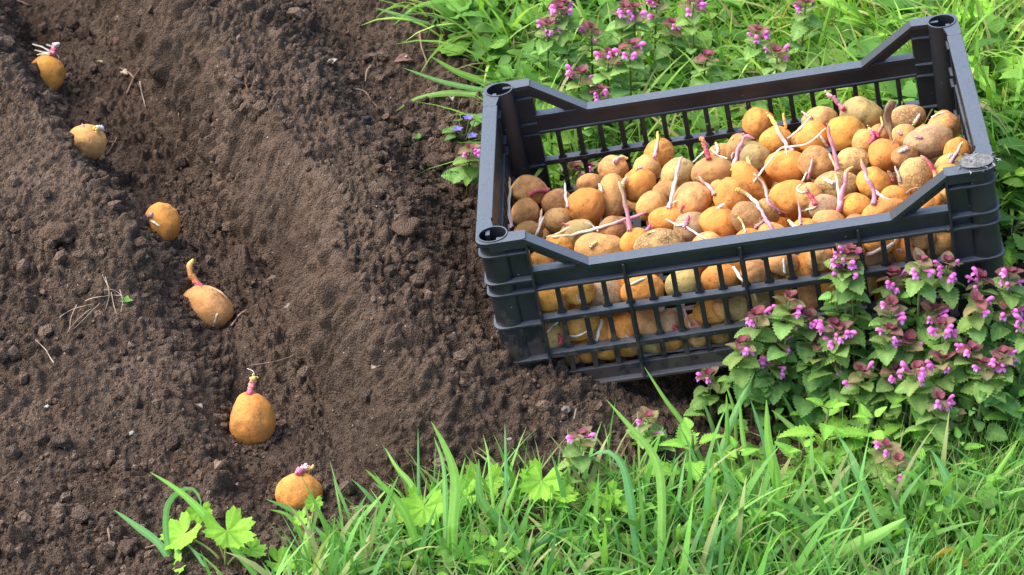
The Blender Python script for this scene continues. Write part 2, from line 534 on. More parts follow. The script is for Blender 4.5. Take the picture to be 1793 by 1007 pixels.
M_SOIL = mat_soil()
TAN_DIRT = (.26, .145, .065)
M_POT = {
    'golden': mat_potato('golden_potato_skin', (.75, .315, .062), TAN_DIRT, .22, blotch=(.38, .19, .06)),
    'tan': mat_potato('tan_potato_skin', (.70, .355, .112), (.30, .175, .085), .40, blotch=(.36, .19, .075)),
    'dusty': mat_potato('dusty_potato_skin', (.55, .34, .16), (.33, .20, .115), .8, .25),
    'brown': mat_potato('brown_potato_skin', (.60, .29, .09), (.24, .13, .058), .50, .2, blotch=(.30, .15, .055)),
    'netted': mat_potato('netted_potato_skin', (.60, .34, .125), (.25, .15, .075), .45, .6),
    'greenish': mat_potato('greenish_potato_skin', (.60, .38, .12), (.27, .17, .08), .35, 0, green=.5),
}
M_SPROUT = mat_vcol('potato_sprout', .45, 0, .45, 500, .18, .0006, sss=.25)
M_LEAF = mat_vcol('weed_leaf', .6, .36, .18, 260, .28, .0008)
M_GRASS = mat_vcol('grass_blade', .52, .38, .24, 120, .18, .0002)
M_STEM = mat_vcol('weed_stem', .55, .15, .4, 300, .2)
M_PETAL = mat_vcol('magenta_petal', .55, .35, .3, 400, .15)
M_DRY = mat_vcol('dry_plant_bit', .85, 0, .2, 300, .4, .001)
M_STONE = mat_vcol('small_stone', .85, 0, .3, 220, .4, .0015)
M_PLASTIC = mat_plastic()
M_TORN = mat_vcol('torn_grey_plastic', .7, 0, .4, 500, .5, .002)

# ------------------------------------------------------------------ ground sheet
g = MB()
ny, nx = XX.shape
idx = np.arange(nx * ny).reshape(ny, nx)
Q = np.stack([idx[:-1, :-1], idx[:-1, 1:], idx[1:, 1:], idx[1:, :-1]], -1).reshape(-1, 4)
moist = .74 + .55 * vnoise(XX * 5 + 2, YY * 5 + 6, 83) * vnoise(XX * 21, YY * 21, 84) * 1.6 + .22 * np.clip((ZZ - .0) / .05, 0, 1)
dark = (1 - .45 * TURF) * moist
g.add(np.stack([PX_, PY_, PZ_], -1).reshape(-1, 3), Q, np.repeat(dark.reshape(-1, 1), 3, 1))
go = g.build('garden_soil_ground', M_SOIL)
go['kind'] = 'structure'; go['label'] = 'dark brown garden soil drawn up into ridges and an open planting trench'; go['category'] = 'soil'

# loose crumbs of soil
def rot_rand(n):
    q = RNG.normal(size=(n, 4)); q /= np.linalg.norm(q, axis=1)[:, None]
    w, x, y, z = q.T
    return np.stack([1 - 2 * (y * y + z * z), 2 * (x * y - z * w), 2 * (x * z + y * w), 2 * (x * y + z * w), 1 - 2 * (x * x + z * z), 2 * (y * z - x * w),
                     2 * (x * z - y * w), 2 * (y * z + x * w), 1 - 2 * (x * x + y * y)], -1).reshape(n, 3, 3)


NC = 26000
cx_ = RNG.uniform(-.82, .55, NC); cy_ = RNG.uniform(-.76, 1.0, NC)
pxs, pys, _ = project(np.stack([cx_, cy_, np.zeros(NC)], -1))
fm, bm_ = turf_mask_px(pxs, pys)
keep = (np.maximum(fm, bm_) < .5) & (vnoise(cx_ * 9, cy_ * 9, 77) > RNG.uniform(.1, .75, NC))
cx_, cy_ = cx_[keep], cy_[keep]; NC = len(cx_)
cr = np.minimum(.0012 + .0011 * RNG.pareto(1.75, NC), .0105)
V0, F0 = ICO[1]
jit = 1 + RNG.uniform(-.28, .28, (NC, len(V0), 1))
Vc = V0[None] * jit * (cr[:, None, None] * RNG.uniform(.7, 1.2, (NC, 1, 3)))
Vc = np.einsum('nij,nvj->nvi', rot_rand(NC), Vc)
Vc += np.stack([cx_, cy_, Hd(cx_, cy_) + cr * .35], -1)[:, None]
tone = RNG.uniform(.8, 1.9, (NC, 1, 1)) * np.ones((1, len(V0), 3))
g = MB(); g.add(Vc.reshape(-1, 3), (F0[None] + (np.arange(NC) * len(V0))[:, None, None]).reshape(-1, 3), tone.reshape(-1, 3))
so = g.build('soil_crumbs', M_SOIL, smooth=False)
tag(so, 'loose dark crumbs of soil strewn over the ridges and trench', 'soil crumbs', kind='stuff')

# ------------------------------------------------------------------ crate
RC = np.array([[.984, .017, -.180], [-.144, -.524, -.839], [-.109, .851, -.513]])
U_, _, Vt_ = np.linalg.svd(RC); RC = U_ @ Vt_
TC = np.array([.2560, -.1960, 3.430])
RW = B @ RC; TW = CAM + B @ TC          # crate frame (rim plane z=0) -> world


def c2w(P):
    return np.asarray(P) @ RW.T + TW


def w2c(P):
    return (np.asarray(P) - TW) @ RW


crate = thing('vegetable_crate', 'black slatted plastic crate full of sprouting potatoes, tilted on the soil ridge', 'crate',
              c2w((0, 0, -.213)))
crate.rotation_mode = 'QUATERNION'
CR_ROOT = c2w((0, 0, -.213))


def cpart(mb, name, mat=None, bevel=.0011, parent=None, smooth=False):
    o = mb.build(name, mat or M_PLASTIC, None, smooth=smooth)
    child(o, parent or crate)
    if bevel:
        b = o.modifiers.new('bevel', 'BEVEL'); b.width = bevel; b.segments = 2; b.limit_method = 'ANGLE'; b.angle_limit = R(40)
        o.data.shade_smooth()
        w_ = o.modifiers.new('wn', 'WEIGHTED_NORMAL')
    return o


ZB1, ZB2, ZBOT = -.117, -.166, -.213


def long_frame(sign):
    # (s, z, n): s along x, n outward distance from the middle
    return lambda c: c2w(np.stack([c[:, 0], sign * c[:, 2], c[:, 1]], 1))


def short_frame(sign):
    return lambda c: c2w(np.stack([sign * c[:, 2], c[:, 0], c[:, 1]], 1))


def sbox(mb, s0, s1, z0, z1, n0, n1, fr):
    mb.box((s0, z0, n0), (s1, z1, n1), fr)


for sign in (-1, 1):
    fr = long_frame(sign)
    S = .2425
    rim = MB()
    # low rim strip, the two slopes and their webs
    sbox(rim, -.1755, .1755, -.0515, -.047, .1815, .2005, fr)
    for q in (-1, 1):
        a, b2 = (.1750, -.0472), (.2440, -.0002)
        sl = [(q * .1750, -.0470), (q * .2440, 0), (q * .2440, -.0052), (q * .1765, -.0516)]
        rim.prism(sl, .1815, .2005, fr)
        web = [(q * .1700, -.0520), (q * .1770, -.0512), (q * .2435, -.0050), (q * .2435, -.0185), (q * .2000, -.0490)]
        rim.prism(web, .1868, .1912, fr)
        sbox(rim, min(q * .1900, q * .2430), max(q * .1900, q * .2430), -.0500, -.0465, .1835, .1985, fr)
    cpart(rim, 'rim')
    pan = MB()
    sbox(pan, -S, S, -.0722, -.0490, .1862, .1910, fr)           # band under the rim
    sbox(pan, -S, S, -.0738, -.0700, .1838, .1995, fr)           # ledge of the band
    for zb in (ZB1, ZB2):
        sbox(pan, -S, S, zb - .0036, zb + .0036, .1842, .1972, fr)
    sbox(pan, -S, S, -.2130, -.1950, .1846, .1915, fr)
    sbox(pan, -S, S, -.2150, -.2105, .1830, .2000, fr)
    for i in range(1, 18):
        s = -.2450 + i * .49 / 18
        if i in (4, 9, 14):
            sbox(pan, s - .0018, s + .0018, -.2125, -.0530, .1870, .2012, fr)
            sbox(pan, s - .0032, s + .0032, -.1955, -.0715, .1850, .1905, fr)
        else:
            sbox(pan, s - .0030, s + .0030, -.1955, -.0715, .1848, .1908, fr)
        # small gussets where the slats meet the bars
        for zb in (ZB1, ZB2):
            for q in (-1, 1):
                pan.prism([(s - .0062, zb + q * .0034), (s + .0062, zb + q * .0034), (s + .003, zb + q * .0085), (s - .003, zb + q * .0085)], .1850, .1900, fr)
    cpart(pan, 'slatted_side')
for sign in (-1, 1):
    fr = short_frame(sign)
    rim = MB(); sbox(rim, -.1405, .1405, -.0048, 0, .2815, .3005, fr)
    sbox(rim, -.1405, .1405, -.0185, -.0045, .2965, .3000, fr)
    cpart(rim, 'rim')
    pan = MB()
    sbox(pan, -.141, .141, -.0560, -.0040, .2862, .2905, fr)
    sbox(pan, -.141, .141, -.0725, -.0690, .2838, .2995, fr)
    sbox(pan, -.141, .141, -.0700, -.0550, .2866, .2909, fr)
    for zb in (ZB1, ZB2):
        sbox(pan, -.141, .141, zb - .0045, zb + .0045, .2842, .2990, fr)
    sbox(pan, -.141, .141, -.2130, -.1950, .2846, .2915, fr)
    sbox(pan, -.141, .141, -.2150, -.2105, .2830, .3000, fr)
    for i in range(1, 11):
        s = -.141 + i * .282 / 11
        sbox(pan, s - .0034, s + .0034, -.1955, -.0690, .2848, .2908, fr)
    cpart(pan, 'slatted_end')
posts = []
for sx_ in (-1, 1):
    for sy_ in (-1, 1):
        mb = MB()
        fr = lambda c: c2w(c * np.array([sx_, sy_, 1.0]))
        # tube, hollow
        k = 24; a = np.arange(k) / k * 2 * math.pi; ro, ri = .0178, .0160
        ring = lambda r, z: np.stack([.2800 + r * np.cos(a), .1800 + r * np.sin(a), np.full(k, z)], 1)
        V = np.concatenate([ring(ro, -.212), ring(ro, .0012), ring(ri, .0012), ring(ri, -.150)])
        j = np.arange(k); j2 = (j + 1) % k
        fs = np.concatenate([np.stack([q * k + j, q * k + j2, (q + 1) * k + j2, (q + 1) * k + j], 1) for q in range(3)])
        mb.add(fr(V), fs)
        mb.add(fr(ring(ri, -.150)), [tuple(range(k))])
        # walls of the L
        mb.box((.2425, .1845, -.212), (.2760, .1895, -.002), fr)
        mb.box((.2840, .1405, -.212), (.2890, .1760, -.002), fr)
        # edge ribs
        mb.box((.2408, .1850, -.2128), (.2436, .2003, -.0015), fr)
        mb.box((.2848, .1394, -.2128), (.3003, .1420, -.0015), fr)
        # flanges with a rounded outer corner
        arc = [(.286 + .0142 * math.cos(t), .186 + .0142 * math.sin(t)) for t in np.linspace(0, math.pi / 2, 7)]
        outer = [(.3002, .1400)] + arc + [(.2415, .2002), (.2415, .1800), (.2640, .1795), (.2700, .1680), (.2810, .1640), (.2810, .1400)]
        for z, th in ((-.0185, .0022), (-.0560, .0025), (-.0720, .0025), (-.117, .0026), (-.166, .0026), (-.2125, .003)):
            n_ = len(outer)
            V = np.array([(p[0] * (.9985 if z < -.01 else 1), p[1], z - th) for p in outer] + [(p[0], p[1], z) for p in outer])
            cen = np.array([(.28, .18, z - th), (.28, .18, z)])
            fs = [(i, (i + 1) % n_, n_ + (i + 1) % n_, n_ + i) for i in range(n_)] + [((i + 1) % n_, i, 2 * n_) for i in range(n_)] + [(n_ + i, n_ + (i + 1) % n_, 2 * n_ + 1) for i in range(n_)]
            mb.add(fr(np.concatenate([V, cen])), fs)
        # top plate round the tube mouth
        n_ = 72; th = np.arange(n_) / n_ * 2 * math.pi
        P2 = np.array(outer); out = []
        for t in th:
            dx, dy = math.cos(t), math.sin(t); best = None
            for i in range(len(P2)):
                p, q = P2[i] - (.28, .18), P2[(i + 1) % len(P2)] - (.28, .18)
                e = q - p; den = dx * e[1] - dy * e[0]
                if abs(den) < 1e-12: continue
                u = (p[0] * e[1] - p[1] * e[0]) / den; v_ = (p[0] * dy - p[1] * dx) / den
                if u > 0 and -1e-6 <= v_ <= 1 + 1e-6 and (best is None or u > best): best = u
            best = max(best or .0178, .0178)
            out.append((.28 + best * dx, .18 + best * dy))
        inn = [(.28 + .0168 * math.cos(t), .18 + .0168 * math.sin(t)) for t in th]
        V = np.array([(x, y, 0) for x, y in out] + [(x, y, 0) for x, y in inn] + [(x, y, -.005) for x, y in out] + [(x, y, -.005) for x, y in inn])
        j = np.arange(n_); j2 = (j + 1) % n_
        mb.add(fr(V), np.concatenate([np.stack([j, j2, n_ + j2, n_ + j], 1), np.stack([j, 2 * n_ + j, 2 * n_ + j2, j2], 1), np.stack([2 * n_ + j2, 2 * n_ + j, 3 * n_ + j, 3 * n_ + j2], 1)]))
        # skirt of the top plate on the two outside faces
        mb.box((.2430, .1960, -.0125), (.2845, .1998, -.0042), fr)
        mb.box((.2960, .1410, -.0125), (.2998, .1845, -.0042), fr)
        p_ = cpart(mb, 'corner_post', bevel=.0007)
        posts.append(p_)
        if (sx_, sy_) == (1, -1):
            p_['label'] = 'corner post with a frayed grey top'
            tb = MB()
            # crumpled plug of torn plastic in and over the tube mouth
            rr = np.linspace(0, .0168, 8); aa = np.arange(26) / 26 * 2 * math.pi
            V = []
            for r_ in rr:
                for t in aa:
                    x, y = .28 + r_ * math.cos(t) * 1.15, .18 + r_ * math.sin(t)
                    V.append((x, y, .0052 - 8 * r_ * r_ + .0032 * noise.noise(Vector((x * 330, y * 330, 2)))))
            j = np.arange(26); j2 = (j + 1) % 26
            fs = np.concatenate([np.stack([q * 26 + j, q * 26 + j2, (q + 1) * 26 + j2, (q + 1) * 26 + j], 1) for q in range(7)])
            Cc = np.array([[.16, .155, .15]]) * RNG.uniform(.35, 1.3, (len(V), 1))
            tb.add(fr(np.array(V)), fs, Cc)
            for i in range(34):
                t = random.uniform(0, 6.28); r_ = random.uniform(.004, .021)
                p0 = np.array((.28 + r_ * math.cos(t) * 1.15, .18 + r_ * math.sin(t), .003 - 8 * (r_ - .004) ** 2))
                q = random.uniform(-1, 1) + t
                p1 = p0 + np.array((math.cos(q) * .0035, math.sin(q) * .0035, random.uniform(-.002, .002)))
                p2 = p1 + np.array((math.cos(q + 1) * .003, math.sin(q + 1) * .003, random.uniform(-.004, .001)))
                gcol = np.array((.19, .185, .18)) * random.uniform(.15, 1.6)
                tb.tube(fr(np.array([p0, p1, p2])), [.0008, .0009, .0003], gcol, 4)
            to = tb.build('torn_rim', M_TORN, None); child(to, p_)
            to.matrix_parent_inverse = Matrix.Identity(4)
base = MB()
fr0 = lambda c: c2w(c)
for i in range(24):
    x = -.285 + .57 * i / 23
    base.box((x - .005, -.1845, -.2070), (x + .005, .1845, -.2010), fr0)
for i in range(15):
    y = -.180 + .36 * i / 14
    base.box((-.2850, y - .005, -.2076), (.2850, y + .005, -.2016), fr0)
cpart(base, 'bottom_grid', bevel=0)
paper = MB()
n_ = 26
V = []
for j in range(14):
    for i in range(n_):
        x = -.14 + .12 * i / (n_ - 1); y = -.176 + .07 * j / 13
        V.append((x, y, -.1985 + .0035 * noise.noise(Vector((x * 22, y * 22, 4)))))
ii = np.arange(14 * n_).reshape(14, n_)
paper.add(c2w(np.array(V)), np.stack([ii[:-1, :-1], ii[:-1, 1:], ii[1:, 1:], ii[1:, :-1]], -1).reshape(-1, 4), (.36, .35, .33))
po = paper.build('paper_liner', M_DRY); sm = po.modifiers.new('s', 'SOLIDIFY'); sm.thickness = .0006
tag(po, 'pale grey paper sheet lining the crate bottom, glimpsed between the lower slats', 'paper')
# ------------------------------------------------------------------ potatoes
def potato_mesh(seed):
    rs = np.random.default_rng(seed)
    nu, nv = 48, 32
    th = np.linspace(0, math.pi, nv); ph = np.arange(nu) / nu * 2 * math.pi
    pts = [(0, 0, 1)] + [(math.sin(t) * math.cos(p), math.sin(t) * math.sin(p), math.cos(t)) for t in th[1:-1] for p in ph] + [(0, 0, -1)]
    D = np.array(pts)[:, [2, 0, 1]]          # long axis = x
    off = Vector(rs.uniform(-50, 50, 3))
    n1 = np.array([noise.noise(Vector(d * .95) + off) for d in D]); n2 = np.array([noise.noise(Vector(d * 2.6) + off) for d in D])
    n3_ = np.array([noise.noise(Vector(d * 6.5) + off) for d in D]); r = 1 + .12 * n1 + .04 * n2 + .012 * n3_
    r *= 1 + .05 * rs.uniform(-1, 1) * D[:, 0]
    tone = np.ones(len(D))
    for k in range(9):                        # the eyes: dimple under a little brow
        e = rs.normal(size=3); e /= np.linalg.norm(e)
        ang = np.arccos(np.clip(D @ e, -1, 1)); s = rs.uniform(.13, .2)
        r -= .060 * np.exp(-(ang / s) ** 2)
        e2 = e + np.array([.2, 0, 0]); e2 /= np.linalg.norm(e2)
        r += .022 * np.exp(-(np.arccos(np.clip(D @ e2, -1, 1)) / s) ** 2)
        tone *= 1 - .28 * np.exp(-(ang / (s * .6)) ** 2)
    V = D * r[:, None]
    fs = [(0, 1 + i, 1 + (i + 1) % nu) for i in range(nu)]
    m = 1 + (nv - 3) * nu
    tri2 = [(len(V) - 1, m + (i + 1) % nu, m + i) for i in range(nu)]
    j = np.arange(nu); j2 = (j + 1) % nu
    quads = np.concatenate([np.stack([1 + q * nu + j, 1 + (q + 1) * nu + j, 1 + (q + 1) * nu + j2, 1 + q * nu + j2], 1) for q in range(nv - 3)])
    return V, fs + tri2, quads, np.repeat(tone[:, None], 3, 1)


SHAPES = [potato_mesh(100 + i) for i in range(14)]
KIND = {'g': 'golden', 't': 'tan', 'd': 'dusty', 'b': 'brown', 'n': 'netted', 'o': 'greenish'}
LOOK = {'g': 'smooth golden', 't': 'pale tan', 'd': 'dusty soil-coated', 'b': 'russet brown', 'n': 'rough netted brown', 'o': 'greenish'}


def add_potato(c, rx, ax1, ax2, ax3, k, shape, label, group, root=None):
    """c centre (world), semi-axes rx along the world axes ax1..ax3; the mesh keeps its real size in its own space"""
    V, tri, quads, C = SHAPES[shape]
    mb = MB(); mb.add(V * np.array(rx), tri, C); mb.Fc.append(quads)
    M = np.eye(4); M[:3, 0] = ax1; M[:3, 1] = ax2; M[:3, 2] = ax3; M[:3, 3] = c
    o = mb.build('potato', M_POT[KIND[k]])
    o.matrix_world = Matrix(M.tolist())
    return tag(o, label, 'potato', group)


# heap as seen over the rim: x, y, width, height (photo pixels), kind, tilt
HEAP = [
 (928,333,63,50,'t',-8),(920,373,50,50,'b',0),(976,355,56,48,'b',10),(978,386,52,42,'n',5),(1026,361,66,62,'g',20),(1031,322,46,38,'t',0),
 (1073,298,52,46,'t',30),(1072,346,48,80,'t',90),(1120,324,57,62,'g',60),(1132,296,48,46,'t',0),(1155,270,52,54,'g',60),(1144,361,54,50,'t',20),
 (1011,416,68,62,'o',35),(1050,438,88,56,'t',-3),(979,434,50,44,'g',-20),(1073,403,47,44,'b',0),(1113,424,58,46,'g',22),(1158,431,90,56,'n',6),
 (926,407,48,38,'b',0),(946,459,42,44,'g',0),
 (1189,305,60,54,'o',28),(1248,302,72,52,'t',5),(1211,351,70,58,'t',38),(1283,344,63,63,'g',0),(1313,325,52,84,'g',-58),(1320,278,54,60,'o',-55),
 (1327,216,54,54,'g',0),(1360,247,58,49,'g',12),(1293,262,42,50,'b',80),(1379,292,80,55,'g',-4),(1384,349,72,62,'g',15),(1167,385,66,44,'g',8),
 (1212,400,60,54,'d',0),(1262,392,68,54,'g',-18),(1311,422,50,42,'g',0),(1312,383,62,52,'b',-30),(1167,336,46,38,'b',0),(1412,405,46,42,'g',10),
 (1405,248,42,38,'b',0),(1267,268,46,38,'b',0),
 (1507,202,70,60,'o',-12),(1480,234,68,60,'g',-15),(1437,214,62,54,'t',20),(1424,241,58,54,'g',10),(1590,206,62,43,'n',8),(1652,223,56,54,'b',-40),
 (1626,248,82,56,'d',14),(1585,242,48,44,'t',0),(1550,273,57,57,'g',0),(1496,281,58,42,'n',-4),(1430,285,60,52,'b',-14),(1602,309,58,66,'n',75),
 (1531,322,58,56,'g',-25),(1466,328,76,56,'n',8),(1497,362,52,44,'g',0),(1566,350,52,44,'g',0),(1546,374,78,46,'g',24),(1676,266,46,44,'g',50),
 (1666,290,52,40,'o',10),(1660,306,46,34,'g',8),(1444,364,52,44,'d',0),(1513,250,42,50,'b',90),(1541,237,38,42,'b',0),(1451,390,54,46,'t',0),
 (1504,396,50,38,'b',0),(1625,360,54,48,'g',20),(1648,342,48,46,'t',0),(1350,412,48,44,'b',0),(1240,428,50,40,'t',0),(1262,338,44,44,'b',0),
 (1340,372,46,46,'b',0),(1416,345,46,46,'b',0),(1585,275,44,40,'b',0),(1199,352,40,50,'b',80),(1586,392,50,40,'t',0),
]
FRONT = [
 (969,523,66,58,'g',10),(1012,508,56,50,'g',0),(1060,518,66,58,'d',-20),(1017,563,62,68,'g',60),(952,543,34,42,'d',0),(1126,511,68,58,'g',12),
 (1199,500,58,56,'o',0),(1261,490,62,56,'g',-12),(1322,480,52,48,'b',0),(1352,496,50,38,'n',8),(1371,460,50,42,'t',0),(1411,476,52,50,'g',-5),
 (1436,453,46,42,'t',0),(1487,438,52,40,'g',12),(1535,457,60,46,'b',-8),(1591,440,54,52,'g',0),(1648,432,52,52,'t',0),(1540,424,48,36,'g',0),
 (1585,483,54,44,'g',0),(1614,418,44,36,'b',0),
 (970,591,42,58,'o',80),(1051,588,48,64,'g',75),(1090,577,54,60,'g',60),(1135,569,66,58,'t',-35),(1168,570,40,54,'d',70),(1245,546,60,48,'g',0),
 (1293,540,54,46,'o',0),(1331,531,52,44,'o',0),(1413,522,54,46,'b',0),(1372,526,48,44,'g',0),(1215,578,50,52,'b',0),(1258,585,54,46,'b',0),
 (1061,634,60,46,'g',5),(1099,628,48,50,'g',0),(1142,625,52,50,'o',15),(1180,618,48,50,'g',0),(993,636,50,46,'b',0),(1029,632,44,44,'g',0),
 (1222,612,46,42,'t',0),(1300,582,52,46,'b',0),(1345,575,50,44,'g',0),(1460,505,54,46,'g',0),(1510,497,52,46,'t',0),(1560,520,50,44,'b',0),
 (1630,478,50,44,'b',0),(1110,598,50,44,'t',0),(1158,603,48,44,'b',0),(1285,560,50,44,'b',0),(1350,548,46,42,'b',0),(1490,545,52,44,'g',0),(1410,565,50,44,'b',0),(1265,540,40,40,'b',0),
]
ents = []
for row, L in (('h', HEAP), ('f', FRONT)):
    for (px, py, w_, h_, k, an) in L:
        t0 = 3.42
        a = w_ / 2 * t0 / F * 1.09; b_ = h_ / 2 * t0 / F * 1.09
        if an >= 45 and h_ > w_ and an != 0 or an <= -45:
            a, b_ = b_, a
        ents.append(dict(px=px, py=py, a=a, b=b_, c=min(a, b_) * random.uniform(.92, 1.05), k=k, an=an, row=row))
AL = []
for e in ents:
    if e['row'] == 'f':                       # keep the lowest ones above the crate bottom
        o_ = w2c(CAM)
        for _ in range(60):
            dc = ray(e['px'], e['py']) @ RW
            tt = (-.1835 + e['b'] - o_[1]) / dc[1]
            if o_[2] + dc[2] * tt > -.199 + e['b'] * .95: break
            e['py'] -= 1
    d = ray(e['px'], e['py']); rr = max(e['a'], e['b'], e['c']); rm = (e['a'] * e['b'] * e['c']) ** (1 / 3)
    e['r'] = rm
    o_ = w2c(CAM); dc = d @ RW
    # where along the ray the potato may sit inside the crate walls
    tlo = (-.1835 + e['b'] - o_[1]) / dc[1]; thi = (.1825 - rm - o_[1]) / dc[1]
    tbot = (-.196 + rm - o_[2]) / dc[2]
    for wx in (-.281, .281):
        if abs(dc[0]) > 1e-6:
            tw = (wx - np.sign(wx) * rm - o_[0]) / dc[0]
    hi = min(thi, tbot)
    lo = tlo
    if e['row'] == 'f':
        t0 = lo + .002
    else:
        # height of the heap: lower along the left and back, fuller at the right
        t0 = lo
        for tt in np.arange(lo, hi, .002):
            P = o_ + dc * tt
            zs = -.088 + .022 * np.clip((P[0]) / .25, -1, 1) - .018 * np.clip((P[1] - .08) / .1, 0, 1) * (P[0] < .12)
            t0 = tt
            if P[2] < zs: break
    e['lo'], e['hi'] = min(lo, hi), max(hi, lo + .001)
    e['t'] = e['t0'] = min(max(t0, e['lo']), e['hi']); e['d'] = d
pos = lambda e: CAM + e['d'] * e['t']
for it in range(160):
    Ps = np.array([pos(e) for e in ents]); mv = np.zeros(len(ents))
    for i in range(len(ents)):
        dd = np.linalg.norm(Ps - Ps[i], axis=1)
        for j in np.nonzero(dd < .07)[0]:
            if j <= i: continue
            need = (ents[i]['r'] + ents[j]['r']) * .94 - dd[j]
            if need > 0:
                # the one drawn lower in the photo lies in front
                fr_ = i if (ents[i]['t'], -ents[i]['py']) < (ents[j]['t'], -ents[j]['py']) else j
                bk = j if fr_ == i else i
                mv[fr_] -= need * .35; mv[bk] += need * .35
    for i, e in enumerate(ents):
        e['t'] = min(max(e['t'] + mv[i] + (e['t0'] - e['t']) * .04, e['lo']), e['hi'])
# potatoes buried under the ones in view
fill = []
tries = 0
allP = [pos(e) for e in ents]; allR = [e['r'] for e in ents]
while len(fill) < 64 and tries < 14000:
    tries += 1
    q = np.array([random.uniform(-.25, .25), random.uniform(-.13, .15), random.uniform(-.178, -.085)])
    zs = -.088 + .022 * np.clip(q[0] / .25, -1, 1) - .03 * np.clip((q[1] - .05) / .1, 0, 1)
    q[2] = min(q[2], zs - .034)
    P = c2w(q); r_ = random.uniform(.0185, .024)
    if min(np.linalg.norm(P - a_) - .86 * (r_ + b_) for a_, b_ in zip(allP, allR)) < 0: continue
    allP.append(P); allR.append(r_); fill.append((P, r_))

ORD = ['first', 'second', 'third', 'fourth', 'fifth', 'sixth', 'seventh', 'eighth', 'ninth', 'tenth', 'eleventh', 'twelfth', 'thirteenth', 'fourteenth',
       'fifteenth', 'sixteenth', 'seventeenth', 'eighteenth', 'nineteenth', 'twentieth', 'twenty-first', 'twenty-second', 'twenty-third', 'twenty-fourth', 'twenty-fifth', 'twenty-sixth', 'twenty-seventh', 'twenty-eighth', 'twenty-ninth', 'thirtieth', 'thirty-first', 'thirty-second']


def basis(an, spin, lean=0.0):
    a = R(an)
    e1 = AX * math.cos(a) - (AD) * math.sin(a) * 1.0
    e1 = e1 + AF * lean; e1 /= np.linalg.norm(e1)
    e3 = AF - e1 * (AF @ e1); e3 /= np.linalg.norm(e3); e2 = np.cross(e3, e1)
    c, s = math.cos(spin), math.sin(spin)
    return e1, e2 * c + e3 * s, -e2 * s + e3 * c


for i, e in enumerate(ents):
    e['C'] = pos(e); e['cc'] = w2c(e['C'])
    yaw_flip = random.random() < .5
    e['ax'] = basis(e['an'] + (180 if yaw_flip else 0), random.uniform(-.35, .35) if abs(e['a'] - e['b']) > .003 else random.uniform(0, 6.28))
    e['i'] = i

